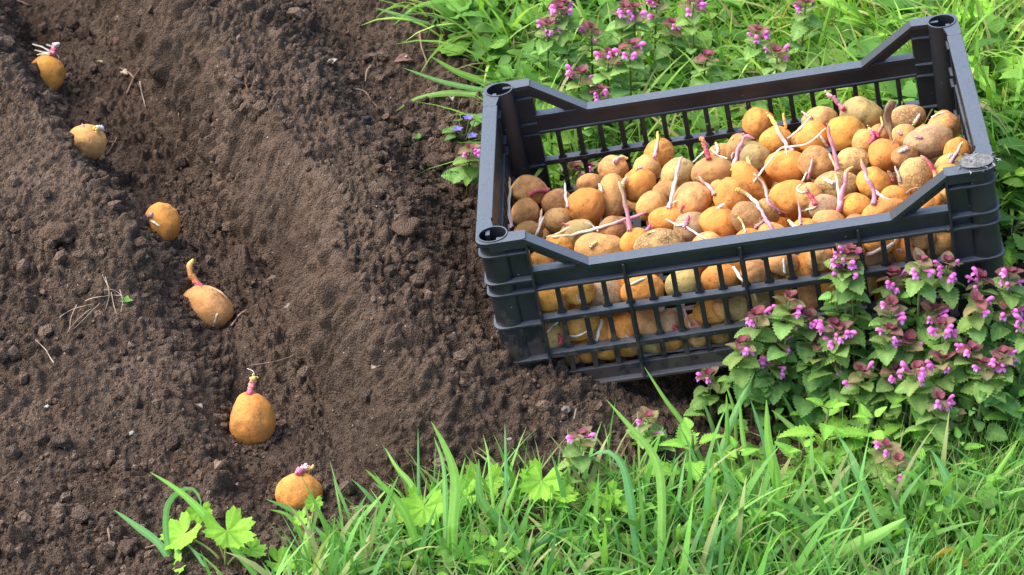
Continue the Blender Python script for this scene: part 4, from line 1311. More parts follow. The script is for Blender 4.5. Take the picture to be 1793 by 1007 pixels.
r = place_dead_nettle(1145, 730, 5, 2, 79); r['label'] = 'small dark dead nettle with lilac flowers in shade under the crate front'

# stinging nettles with saw-toothed leaves
def sting_nettle(px, py, h, n, size, label, tint=(.20, .40, .055), seed=0):
    rs = random.Random(seed); random.seed(seed)
    t, P = ground_hit(px, py, h, H)
    root = thing('stinging_nettle', label, 'plant', (P[0], P[1], float(H(P[0], P[1]))), 'stinging nettles in the grass')
    root.rotation_euler = (0, 0, rs.uniform(0, 6))
    st = MB(); st.tube(spline([(0, 0, -.01), (rs.uniform(-.006, .006), rs.uniform(-.006, .006), h * .5), (0, 0, h)], 8), np.linspace(.0024, .0014, 8), (.16, .20, .06), 6)
    local('stem', st, M_STEM, root)
    fo = MB()
    for j in range(n):
        f = j / max(n - 1, 1); zz = h * (.3 + .72 * f); az = j * math.pi / 2 + rs.uniform(-.2, .2)
        s = size * (1.0 - .62 * f)
        for q in (0, math.pi):
            a = az + q + rs.uniform(-.2, .2); d = np.array((-math.sin(a), math.cos(a), .5)); b = np.array((0, 0, zz)); e = b + d * s * .25
            fo.tube([b, e], .0009, (.16, .22, .06), 5)
            put(fo, leaf(s, s * .62, NETTLE, 10, .20, rs.uniform(.35, .9), .16, jit_c(np.array(tint) * (1 + .35 * f), .15, rs), .12, True, seed + j), e, a, rs.uniform(-.05, .4) + .5 * f, rs.uniform(-.2, .2))
    local('foliage', fo, M_LEAF, root)
    return root


for i, a in enumerate([
 (1212,762,.075,4,.055,'bushy stinging nettle growing under the crate front, among long grass blades'),
 (1450,718,.085,4,.058,"broad stinging nettle with wide open leaves below the flowering dead nettle clump"),
 (1405,790,.055,3,.048,'lower stinging nettle at the left foot of the flowering clump'),
 (1590,672,.075,4,.045,'bright young stinging nettle poking up amid the dead nettles'),
 (1612,812,.04,3,.042,'small stinging nettle at the front foot of the flowering clump'),
 (1772,560,.10,5,.038,'yellowish upright stinging nettle shoot by the photo edge right of the crate'),
 (1778,700,.06,4,.045,'stinging nettle at the right end of the flowering clump'),
 (868,965,.045,3,.042,'stinging nettle in the front grass right of the yellow straw'),
 (1053,915,.04,3,.04,'stinging nettle nestled in the middle of the front grass'),
 (1490,770,.05,3,.045,'stinging nettle between two others below the flowering clump'),
 (1345,830,.04,3,.044,'stinging nettle half sunk in grass below the dark crate shadow'),
 (1290,790,.05,4,.040,'upright young stinging nettle right of the bushy one under the crate front'),
 (1525,735,.07,4,.048,'stinging nettle with drooping leaves between the broad one and the bright young one'),
 (1680,775,.05,4,.040,'stinging nettle in the grass below the right half of the flowering clump'),
 (1240,840,.035,3,.038,'stinging nettle low in the grass below the bushy one'),
]):
    sting_nettle(*a, seed=60 + i)

# cranesbill: round lobed leaves on long stalks; (leaf px, size, face tilt)
def cranesbill(leaves, basepx, label, seed):
    rs = random.Random(seed)
    tb, Pb = ground_hit(*basepx, 0, H)
    root = thing('cranesbill', label, 'plant', Pb, 'cranesbill plants with lobed leaves')
    for i, (px, py, rpx, el, az) in enumerate(leaves):
        t = tb + rs.uniform(-.03, .03); P = at(px, py, t) - Pb
        P[2] = max(P[2], float(H(*(P + Pb)[:2])) - Pb[2] + .006)
        st = MB(); st.tube(spline([np.array((rs.uniform(-.004, .004), rs.uniform(-.004, .004), -.006)), P * np.array((.35, .35, .62)), P], 10), np.linspace(.0016, .0011, 10), (.30, .34, .09), 6)
        so3 = local('leaf_stalk', st, M_STEM, root)
        lf = MB(); c = jit_c((.25, .48, .05), .12, rs)
        put(lf, lobed(rpx * t / F, 7, c, seed + i), P, az, el, rs.uniform(-.2, .2))
        local('leaf', lf, M_LEAF, root)


cranesbill([(742,888,44,-.55,2.9),(700,905,26,-.3,1.6)], (742,965), 'cranesbill with one wide lobed leaf just right of the yellow straw', 1)
cranesbill([(845,845,44,-.6,3.0),(818,868,34,-.3,1.8)], (865,930), 'cranesbill holding two lobed leaves above the front grass', 2)
cranesbill([(948,842,42,-.75,2.6),(985,868,30,-.2,-1.4)], (955,940), 'cranesbill with a tilted fan leaf left of the lone flowering nettle', 3)
cranesbill([(1058,868,34,-.5,3.3),(1015,890,26,-.2,1.4),(1090,885,26,-.3,-1.2)], (1050,930), 'cranesbill with pale lobed leaves right of the lone flowering nettle', 4)
cranesbill([(322,935,46,-.5,2.3),(398,930,52,-.35,-2.6),(440,962,30,-.4,-1.9),(350,895,24,-.9,3.0)], (395,992), 'large cranesbill with overlapping lobed leaves at the bottom left corner of the grass', 5)
cranesbill([(490,985,34,-.35,-1.7),(300,1000,38,-.4,1.9)], (470,1015), 'low cranesbill cut by the photo bottom edge below the last trench potato', 6)
cranesbill([(550,880,18,-.9,2.9),(530,908,18,-.4,2.0)], (545,960), 'tiny cranesbill seedling touching the potato nearest the grass', 7)

# dandelions: rosettes of toothed leaves
def dandelion(px, py, n, L, label, seed, bloom=0, azs=None):
    rs = random.Random(seed)
    t, P = ground_hit(px, py, .01, H); P[2] = float(H(P[0], P[1]))
    root = thing('dandelion', label, 'plant', P, 'dandelion rosettes behind and beside the crate')
    fo = MB()
    for i in range(n):
        a = rs.uniform(-.25, .25) + i * 6.283 / n; l = L * rs.uniform(.75, 1.2)
        put(fo, leaf(l, l * .26, DANDE, 6, .42, rs.uniform(.5, 1.3), .18, jit_c((.26, .48, .06), .2, rs), .06, True, seed + i, 1.9), (0, 0, .004), a, rs.uniform(.35, 1.05), rs.uniform(-.3, .3))
    local('foliage', fo, M_LEAF, root)
    for i in range(max(2, n // 3)):
        a = rs.uniform(0, 6.28); l = L * rs.uniform(.5, 1.0); d = np.array((math.cos(a), math.sin(a), 0))
        st = MB(); st.tube(spline([(0, 0, 0), d * l * .35 + np.array((0, 0, l * .45)), d * l * .95 + np.array((0, 0, l * .42))], 12), .0024, jit_c((.40, .46, .15), .15, rs), 7)
        s_ = local('flower_stalk', st, M_STEM, root)
        if i < bloom:
            fl = MB(); c = d * l * .95 + np.array((0, 0, l * .42))
            for q in range(42):
                b = rs.uniform(0, 6.28); put(fl, leaf(.009, .0022, OVATE, 0, 0, .3, .1, (.72, .50, .03), 0), c, b, rs.uniform(.1, 1.2))
            local('flower', fl, M_PETAL, root)


for i, a in enumerate([
 (1555,70,9,.13,'broad-leaved dandelion directly behind the right part of the crate'),(1455,45,8,.12,'dandelion behind the crate near the photo top, left of the broad-leaved one'),
 (1740,120,10,.12,'dandelion with a small yellow bloom right of the back right corner post',0,1),(1765,215,10,.13,'dandelion with pale stalks halfway down the right photo edge'),
 (1715,330,8,.10,"dandelion beside the frayed corner post's outer side"),(1785,40,8,.12,'dandelion in the top right corner of the photo'),(1640,0,8,.12,'dandelion at the top edge above the back right corner post'),
 (1350,145,7,.10,'dandelion pressed close behind the crate back, left of the two others'),(1700,60,8,.11,'dandelion just right of the back corner post tip'),(1770,400,8,.09,'lowest dandelion on the right, above the flowering clump'),
 (1290,200,6,.09,'dandelion seen through the back slats in the middle')]):
    dandelion(*a[:5], 200 + i, a[6] if len(a) > 6 else 0)

# ground ivy / speedwell by the back left corner
t, P = ground_hit(812, 228, .02, H); P[2] = float(H(P[0], P[1]))
root = thing('speedwell', 'speedwell with violet-blue flowers on bare soil beside the back left corner post', 'plant', P)
fo = MB(); rs = random.Random(5)
for i in range(16):
    a = rs.uniform(0, 6.28); r_ = rs.uniform(.004, .03); z = rs.uniform(.004, .035)
    put(fo, leaf(.017, .015, HEART, 5, .12, .6, .15, jit_c((.12, .22, .05), .2, rs), .1, seed=i), (r_ * math.cos(a), r_ * math.sin(a), z), a - 1.57, rs.uniform(-.2, .5))
    fo.tube([(0, 0, 0), (r_ * math.cos(a), r_ * math.sin(a), z)], .0008, (.15, .2, .06), 4)
local('foliage', fo, M_LEAF, root)
for (dx, dz, dy) in ((-.008, .028, -.012), (.006, .042, -.006), (.012, .02, -.016)):
    fl = MB()
    for q in range(5):
        put(fl, leaf(.008, .006, OVATE, 0, 0, .2, .1, jit_c((.22, .16, .62), .15, rs), 0), (dx, dy, dz), q * 1.257, .35)
    local('flower', fl, M_PETAL, root)

# ---- grass, uncountable: one mesh of thin blades
random.seed(5)


def crate_inside(P):
    q = (np.column_stack([P[:, 0], P[:, 1], np.full(len(P), 0.0)]) - TW) @ RW
    return (np.abs(q[:, 0]) < .30) & (np.abs(q[:, 1] - .02) < .21)


def blades(mb, N, region, Lr, Wr, colors, el=(.7, 1.45), bend=(.3, 1.6), dens=None, seed=0):
    rg_ = np.random.default_rng(seed)
    x = rg_.uniform(region[0], region[1], N); y = rg_.uniform(region[2], region[3], N)
    z = H(x, y); P = np.stack([x, y, z], 1)
    px, py, _ = project(P)
    f_, b_ = turf_mask_px(px, py)
    m = np.maximum(f_, b_) if dens is None else dens(px, py, f_, b_)
    # clumpiness
    m = m * np.clip(.35 + 1.3 * vnoise(x * 16, y * 16, seed + 3), 0, 1)
    k = (rg_.uniform(0, 1, N) < m) & ~crate_inside(P)
    P = P[k]; n = len(P)
    L = rg_.uniform(*Lr, n) * (.7 + .6 * vnoise(P[:, 0] * 10, P[:, 1] * 10, seed + 8)); W = rg_.uniform(*Wr, n)
    az = rg_.uniform(0, 2 * math.pi, n); e0 = rg_.uniform(*el, n); bd = rg_.uniform(*bend, n)
    S = 7; t = np.linspace(0, 1, S)
    e = e0[:, None] - bd[:, None] * t[None] ** 1.3
    ds = (L / (S - 1))[:, None]
    h = np.concatenate([np.zeros((n, 1)), np.cumsum(np.cos(e[:, :-1]) * ds, 1)], 1)
    v = np.concatenate([np.zeros((n, 1)), np.cumsum(np.sin(e[:, :-1]) * ds, 1)], 1)
    v = np.maximum(v, .003 * t[None])
    cen = np.stack([P[:, :1] + h * np.cos(az)[:, None], P[:, 1:2] + h * np.sin(az)[:, None], P[:, 2:3] + v - .003], -1)
    tw = az[:, None] + math.pi / 2 + rg_.uniform(-.9, .9, (n, 1)) * t[None]
    wid = (W / 2)[:, None] * np.interp(t, [0, .15, .6, 1], [.6, 1, .8, .04])[None]
    side = np.stack([np.cos(tw), np.sin(tw), rg_.uniform(-.5, .5, (n, 1)) * np.ones((1, S))], -1) * wid[..., None]
    V = np.stack([cen - side, cen + side], 2).reshape(n, S * 2, 3)
    b = np.arange(S - 1) * 2
    Q = np.stack([b, b + 1, b + 3, b + 2], 1)
    Q = (Q[None] + (np.arange(n) * S * 2)[:, None, None]).reshape(-1, 4)
    c = np.array(colors)[rg_.integers(0, len(colors), n)] * rg_.uniform(.75, 1.25, (n, 1))
    cb = c[:, None] * np.interp(t, [0, .35, 1], [.9, 1, 1.05])[None, :, None]
    C = np.repeat(cb, 2, 1).reshape(-1, 3)
    mb.add(V.reshape(-1, 3), Q, C)
    return n


GR1 = [(0.122, 0.303, 0.044), (0.151, 0.352, 0.057), (0.18, 0.385, 0.079), (0.137, 0.327, 0.087), (0.202, 0.385, 0.079), (0.302, 0.327, 0.123)]
GR2 = [(0.18, 0.368, 0.036), (0.234, 0.442, 0.045), (0.288, 0.469, 0.063), (0.144, 0.313, 0.032), (0.342, 0.488, 0.099), (0.414, 0.386, 0.144)]
GR3 = [(0.107, 0.252, 0.03), (0.148, 0.319, 0.038), (0.189, 0.361, 0.051), (0.082, 0.202, 0.03), (0.246, 0.37, 0.068), (0.312, 0.277, 0.111)]
gm = MB()
n1 = blades(gm, 12500, (-.45, .98, -.80, -.28), (.03, .085), (.0020, .0045), GR1, (.75, 1.5), (.1, 1.3), seed=21)
n1 = blades(gm, 3300, (-.45, .98, -.80, -.32), (.06, .13), (.0045, .0098), GR1, (.5, 1.5), (.1, 1.3), seed=27)
n2 = blades(gm, 9000, (.30, .98, -.80, -.22), (.03, .08), (.0010, .0020), GR1, (.9, 1.5), (.1, .9), lambda px, py, f, b: f * np.clip((px - 1380) / 200, 0, 1), 22)
n3 = blades(gm, 12000, (-.20, .98, .12, 1.05), (.04, .13), (.0022, .0062), GR3, (.35, 1.4), (.2, 1.3), lambda px, py, f, b: b * np.where(px < 900, .55, 1), 23)
n5 = blades(gm, 11000, (.10, .98, .10, 1.05), (.04, .13), (.0022, .0062), GR2, (.35, 1.4), (.2, 1.3), lambda px, py, f, b: b * np.clip((px - 1150) / 250, 0, .9), 29)
n7 = blades(gm, 2200, (-.20, .98, .12, 1.05), (.10, .20), (.0045, .0085), GR3 + GR2, (.5, 1.3), (.5, 1.7), lambda px, py, f, b: b, 33)
n4 = blades(gm, 7000, (.35, .98, -.30, .30), (.03, .09), (.0014, .0035), GR2, (.5, 1.4), (.3, 1.4), lambda px, py, f, b: np.maximum(f, b), 24)
n6 = blades(gm, 4200, (-.45, .98, -.80, 1.0), (.03, .11), (.0012, .0035), [(.42, .34, .17), (.34, .26, .13), (.50, .43, .22), (.28, .18, .09)], (.02, .5), (.0, .5), None, 31)
go2 = gm.build('grass', M_GRASS)
tag(go2, 'bright green grass growing thick in front of and behind the crate', 'grass', kind='stuff')

# ---- low weeds: one mesh of small leaves
def weed_leaves(mb, N, region, colors, Lr, zr, dens, seed):
    rg_ = np.random.default_rng(seed)
    x = rg_.uniform(region[0], region[1], N); y = rg_.uniform(region[2], region[3], N); z = H(x, y)
    P = np.stack([x, y, z], 1); px, py, _ = project(P); f_, b_ = turf_mask_px(px, py)
    m = dens(px, py, f_, b_) * np.clip(-.3 + 2.0 * vnoise(x * 13, y * 13, seed + 3), 0, 1)
    k = (rg_.uniform(0, 1, N) < m) & ~crate_inside(P)
    for p in P[k]:
        c = np.array(colors[rg_.integers(len(colors))]) * rg_.uniform(.75, 1.25)
        l = rg_.uniform(*Lr); tmpl = WL[rg_.integers(len(WL))]
        V, Q, C = tmpl
        put(mb, (V, Q, C * c), p + np.array((0, 0, rg_.uniform(*zr))), rg_.uniform(0, 6.28), rg_.uniform(-.3, .8), rg_.uniform(-.4, .4), l)


WL = [leaf(1, .85, HEART, 4, .10, .8, .15, (1, 1, 1), .1, seed=1), leaf(1, .55, OVATE, 0, 0, .7, .2, (1, 1, 1), .05, seed=2), leaf(1, .6, NETTLE, 5, .2, .7, .2, (1, 1, 1), .1, True, seed=3)]
for w_ in range(3): WL[w_] = (WL[w_][0], WL[w_][1], np.clip(WL[w_][2], 0, 1.3))
wm = MB()
weed_leaves(wm, 3400, (-.15, .98, .05, 1.05), [(.13, .29, .045), (.19, .36, .055), (.10, .23, .04)], (.028, .055), (.01, .06), lambda px, py, f, b: b, 45)
weed_leaves(wm, 2600, (-.15, .98, .10, 1.05), [(.14, .30, .045), (.21, .38, .055), (.12, .25, .055), (.18, .34, .07)], (.014, .034), (.004, .055), lambda px, py, f, b: b * np.where(px < 1000, .5, .9), 41)
weed_leaves(wm, 2600, (.25, .98, -.42, .12), [(.13, .27, .05), (.18, .37, .06), (.12, .24, .055)], (.012, .030), (.003, .05), lambda px, py, f, b: np.clip((px - 1260) / 120, 0, 1), 42)
weed_leaves(wm, 1500, (.22, .80, -.62, -.32), [(.17, .36, .055), (.22, .43, .06), (.13, .27, .05)], (.014, .034), (.004, .05), lambda px, py, f, b: np.clip(f * 2, 0, 1) * (py < 850), 47)
weed_leaves(wm, 900, (-.30, .98, -.80, -.40), [(.20, .42, .05), (.16, .34, .06)], (.010, .024), (.003, .035), lambda px, py, f, b: f, 43)
wo2 = wm.build('ground_cover', M_LEAF)
tag(wo2, 'low leafy weeds filling the gaps between the grass and dead nettles', 'weeds', kind='stuff')

# ---- broad grass blades one can tell apart; each polyline runs tip -> base in photo pixels, then width
def hero_blade(mb, pts, wpx, seed, c=None, lean=0.0):
    rs = random.Random(seed)
    bt, bp = ground_hit(pts[-1][0], pts[-1][1], .004, H)
    n = 16; q = spline([(a, b, 0) for a, b in pts], n)
    dep = bt + np.linspace(lean, 0, n)
    P = np.array([at(a, b, t) for (a, b, _), t in zip(q, dep)])
    for i in range(n):
        for _ in range(60):
            if P[i][2] >= float(H(P[i][0], P[i][1])) + .004: break
            dep[i] -= .004; P[i] = at(q[i][0], q[i][1], dep[i])
    T = np.gradient(P, axis=0); T /= np.linalg.norm(T, axis=1)[:, None]
    tw0 = rs.uniform(-.5, .5); tw1 = rs.uniform(-.5, .5)
    u = np.linspace(0, 1, n); w = wpx * bt / F / 2 * np.interp(u, [0, .12, .45, .8, 1], [.05, .45, 1, .95, .7])
    if c is None: c = jit_c([(.21, .42, .12), (.24, .48, .08), (.18, .39, .13), (.28, .50, .10)][seed % 4], .12, rs)
    V = []; C = []
    for i in range(n):
        s = np.cross(T[i], AF); s /= np.linalg.norm(s) + 1e-9; nn = np.cross(s, T[i])
        a = tw0 + (tw1 - tw0) * u[i]; s2 = s * math.cos(a) + nn * math.sin(a); n2 = np.cross(s2, T[i])
        for k, (x, z) in enumerate(((-1, 0), (-.5, -.16), (0, -.3), (.5, -.16), (1, 0))):
            V.append(P[i] + s2 * x * w[i] * 1.1 + n2 * z * w[i]); C.append(c * (1.22 if k == 2 else (.94 if k % 2 else 1.0)))
    idx_ = np.arange(n * 5).reshape(n, 5)
    mb.add(np.array(V), np.stack([idx_[:-1, :-1], idx_[:-1, 1:], idx_[1:, 1:], idx_[1:, :-1]], -1).reshape(-1, 4), np.array(C))
    return P[-1]


TUFTS = [
 ('grass blade arching over into a loop at the bottom left', [([(352,891),(350,872),(337,856),(317,859),(295,881),(290,923),(298,985)],10),([(312,950),(311,975),(312,1000)],12)]),
 ('grass tuft with one long straight blade slanting across the big cranesbill', [([(263,827),(303,852),(340,883),(391,937),(450,1010)],13),([(320,945),(345,972),(365,1005)],6)]),
 ('grass blade leaning left over bare soil, leftmost of all the grass', [([(200,893),(241,923),(278,952),(300,990)],12)]),
 ('grass tuft in front of the potato nearest the grass', [([(541,912),(538,950),(533,1010)],17),([(465,874),(500,888),(528,907),(550,940)],8),([(472,892),(500,900),(515,915),(540,950)],7),([(548,918),(575,950),(612,1000)],12),([(548,868),(530,900),(515,930)],8)]),
 ('thin wiry grass blade rising against soil right of the last potato', [([(578,808),(590,850),(605,887),(627,950)],4.5),([(587,907),(602,930),(625,960)],6),([(623,895),(630,925),(632,955)],5),([(670,905),(658,925),(645,955)],7),([(625,907),(650,935),(690,985)],9),([(560,929),(585,955),(611,990)],13),([(565,960),(590,990),(600,1010)],8)]),
 ('grass tuft with a long blade bending left, left of the cranesbills', [([(640,822),(680,860),(712,905),(743,998)],14),([(656,847),(694,876),(720,940)],9),([(675,785),(694,818),(725,858),(740,930)],10),([(714,940),(705,960),(685,1000)],14)]),
 ('thin upright grass blade between the leaning tuft and first cranesbill', [([(732,750),(733,862),(735,965)],5.5),([(781,833),(764,865),(747,900),(735,960)],5)]),
 ('tall broad grass blade, highest in front of the bare ridge soil', [([(755,738),(780,785),(797,840),(793,920),(790,1010)],17),([(760,765),(778,830),(780,1000)],9),([(815,800),(805,850),(795,960)],7)]),
 ('grass tuft with blue-green blade crossing behind two cranesbills', [([(838,804),(840,866),(861,900),(905,950)],15),([(846,761),(855,800),(862,870),(870,940)],6),([(884,740),(886,830),(887,935)],6),([(910,820),(900,855),(888,890),(880,950)],7)]),
 ('broad grass blade leaning right below the lone flowering nettle', [([(995,822),(983,871),(963,950)],16),([(1013,922),(952,946),(908,1008)],14),([(959,950),(935,970),(905,1008)],10)]),
 ('arched grass blade nodding beside the lone flowering nettle', [([(1032,800),(1055,790),(1075,797),(1092,822),(1105,883),(1120,1010)],15),([(1087,910),(1062,935),(1030,965)],18),([(971,990),(1000,972),(1045,972),(1085,985),(1118,1012)],6)]),
 ('grass tuft with a long blade reaching up to the crate shadow', [([(1062,700),(1103,747),(1138,788),(1155,828),(1159,913),(1155,1010)],14),([(1125,735),(1135,770),(1150,830)],9),([(1128,642),(1165,700),(1200,748),(1240,830)],8),([(1135,898),(1196,895),(1240,898),(1278,906)],7)]),
 ('grass tuft of tall narrow blades before the crate shadow', [([(1322,650),(1300,695),(1276,752),(1248,835)],11),([(1272,690),(1273,730),(1274,830)],8),([(1255,770),(1275,840),(1300,920)],11),([(1268,665),(1285,720),(1290,800)],6),([(1230,700),(1245,740),(1262,800)],7)]),
 ('tall glossy grass tuft left of the lowest stinging nettle', [([(1342,700),(1346,776),(1362,852),(1367,935)],17),([(1314,700),(1328,740),(1340,780),(1350,860)],9),([(1351,718),(1375,738),(1402,765),(1420,800)],10),([(1370,690),(1388,725),(1404,760)],8),([(1295,690),(1300,760),(1318,860)],8),([(1293,850),(1320,885),(1345,940)],14)]),
 ('flattened grass blades fanning out at the bottom centre', [([(1294,907),(1265,955),(1215,1010)],15),([(1212,904),(1190,940),(1162,985)],13),([(1336,889),(1318,910),(1297,945)],12),([(1299,950),(1325,978),(1358,1010)],20)]),
 ('lying grass blades crossing each other at the bottom right', [([(1586,907),(1540,935),(1490,962),(1425,1010)],24),([(1494,892),(1450,892),(1402,903)],12),([(1445,868),(1410,878),(1372,890)],12),([(1473,850),(1458,885),(1438,940)],20)]),
 ('long grass blade slanting down to the bottom edge right of centre', [([(1479,798),(1500,835),(1518,872),(1540,925),(1595,1010)],10),([(1543,804),(1553,840),(1549,900)],11),([(1560,870),(1590,930),(1610,990)],9)]),
 ('two broad grass blades bowing right of the lowest dead nettle', [([(1577,826),(1602,834),(1622,871),(1646,915)],17),([(1631,789),(1650,820),(1664,860),(1661,940)],17),([(1717,822),(1676,860),(1641,895)],13)]),
 ('broad grass blades leaning in from the right edge', [([(1795,845),(1760,878),(1722,922)],15),([(1800,916),(1750,914),(1706,935)],15),([(1718,934),(1748,960),(1774,1010)],13),([(1780,775),(1745,830),(1700,900)],10)]),
 ('long grass blades reaching left over soil behind the back left post', [([(694,194),(729,173),(789,163),(850,168),(900,175)],10),([(706,119),(774,143),(846,158),(900,165)],8),([(753,98),(805,128),(869,149),(910,160)],11)]),
 ('grass blade arching over soil at the top, left of the pink flowers', [([(658,14),(700,27),(740,40),(790,50)],8),([(688,45),(735,10),(807,5),(870,25),(915,60)],11),([(831,134),(845,112),(880,102),(920,108)],6)]),
]
for i, (lab, bl) in enumerate(TUFTS):
    mbs = [MB() for _ in bl]
    bases = [hero_blade(mb, p, w_, i * 17 + j, lean=random.uniform(-.03, .02)) for j, (mb, (p, w_)) in enumerate(zip(mbs, bl))]
    root = thing('grass_tuft', lab, 'grass tuft', bases[0], 'broad-bladed grass tufts')
    for mb in mbs: child(mb.build('blade', M_GRASS), root)
mb = MB(); hero_blade(mb, [(1625,1000),(1640,975),(1655,966),(1675,966),(1712,1010)], 11, 3, np.array((.62, .33, .04)))
tag(mb.build('withered_grass_blade', M_GRASS), 'withered orange grass blade curling at the bottom right', 'grass blade')
mb = MB(); hero_blade(mb, [(648,935),(638,965),(622,1012)], 14, 4, np.array((.55, .48, .20)))
tag(mb.build('straw', M_GRASS), 'cut pale yellow straw standing in the grass right of the last potato', 'straw')
# ------------------------------------------------------------------ stones, roots and scraps on the soil
def scrap(name, label, cat, px, py, r, color, mat, squash=(1, 1, .7), seed=0, amp=.35):
    rs = random.Random(seed)
    t, P = ground_hit(px, py, 0, lambda x, y: Hd_v(x, y))
    mb = MB(); rr = r * t / F
    Mr = np.array(Euler((rs.uniform(-.4, .4), rs.uniform(-.4, .4), rs.uniform(0, 6))).to_matrix())
    mb.blob(P + np.array((0, 0, rr * squash[2] * .12)), np.array(squash) * rr, color, seed, amp, 3, Mr)
    return tag(mb.build(name, mat), label, cat)


def Hd_v(x, y):
    x = np.atleast_1d(x); y = np.atleast_1d(y)
    i = np.clip(np.searchsorted(GX, x), 1, len(GX) - 1); j = np.clip(np.searchsorted(GY, y), 1, len(GY) - 1)
    return ZZ[j, i]


for i, a in enumerate([
 ('pebble','small reddish round stone on the trench slope below the photo top','pebble',206,72,11,(.20,.10,.06)),
 ('pebble','oblong pale pebble in the middle of the trench side right of the leaning potato','pebble',510,539,12,(.27,.22,.18)),
 ('pebble','whitish stone lying just below the upright potato with pink sprout','pebble',251,450,10,(.36,.30,.25)),
 ('pebble','round grey-pink pebble on ridge soil under the crate front corner','pebble',992,717,11,(.24,.19,.16)),
 ('pebble','tan stone on the left bank near the photo edge','pebble',75,513,8,(.28,.17,.10)),
 ('pebble','flat grey pebble on the left bank above the dry roots','pebble',178,447,9,(.17,.14,.12)),
 ('pebble','long dark stone on the flat soil left of the crate','pebble',640,212,13,(.055,.05,.05)),
 ('pebble','small white pebble on the soil left of the egg-shaped potato','pebble',231,759,6,(.45,.42,.36)),
 ('pebble','small white pebble low on the left bank','pebble',82,713,6,(.5,.45,.38)),
 ('pebble','light pebble at the trench top near the photo edge','pebble',317,15,7,(.36,.33,.30)),
 ('pebble','small brown pebble below the upright potato on trench floor','pebble',300,445,13,(.075,.052,.04)),
 ('pebble','tiny pale pebble right of the leaning potato tall sprout','pebble',417,357,5,(.4,.3,.26)),
 ('pebble','tiny whitish pebble on bank left of the leaning potato','pebble',308,541,6,(.42,.38,.34)),
 ('pebble','pale pebble on the bare ridge end by the front grass','pebble',892,770,6,(.28,.24,.20)),
 ('pebble','brown pebble at the foot of the egg-shaped potato','pebble',463,797,8,(.12,.08,.055)),
]):
    a = list(a); a[5] *= .8; a[6] = tuple(v * .62 for v in a[6]); scrap(*a, M_STONE, (1.2, .9, .75), 300 + i, .5)
for i, a in enumerate([
 ('soil_clod','large flat dark clod on the left bank near the photo edge','soil clod',103,410,27,(1.3,1.2,1.15)),
 ('soil_clod','rounded clod on the ridge crest left of the crate','soil clod',712,402,24,(1.1,1.05,1.0)),
 ('soil_clod','broken clod on the lower left bank above the loop grass','soil clod',105,775,18,(1,1,1)),
 ('soil_clod','clod on the ridge shoulder left of the front corner post','soil clod',765,285,20,(1,1,1)),
 ('soil_clod','clod low in the furrow beside the crate left end','soil clod',820,395,17,(.8,.8,.8)),
 ('soil_clod','clod in the trench between leaning and egg-shaped potatoes','soil clod',500,585,14,(1,1,1)),
 ('soil_clod','clod on flat soil below the dead leaf','soil clod',700,245,17,(.9,.9,.9)),
 ('soil_clod','clod at the bottom left beside the loop grass','soil clod',225,960,20,(1,.95,.95)),
]):
    scrap(*a, M_SOIL, (1.25, 1, .6), 400 + i, .6)


def strand(paths, rpx, color, name, label, cat, mat=M_DRY, lift=.004):
    mb = MB()
    for pts in paths:
        P = []
        q = spline([(a, b, 0) for a, b in pts], 4 * len(pts) + 4)
        for a, b, _ in q:
            t, p = ground_hit(a, b, 0, lambda x, y: Hd_v(x, y)); P.append(p + np.array((0, 0, lift * random.uniform(.5, 1.2))))
        P = np.array(P)
        for _ in range(2): P[1:-1] = (P[:-2] + 2 * P[1:-1] + P[2:]) / 4
        n = len(P); mb.tube(P, rpx * 3.4 / F * np.linspace(1.1, .5, n), np.array(color) * random.uniform(.85, 1.15), 6)
    return tag(mb.build(name, mat), label, cat)


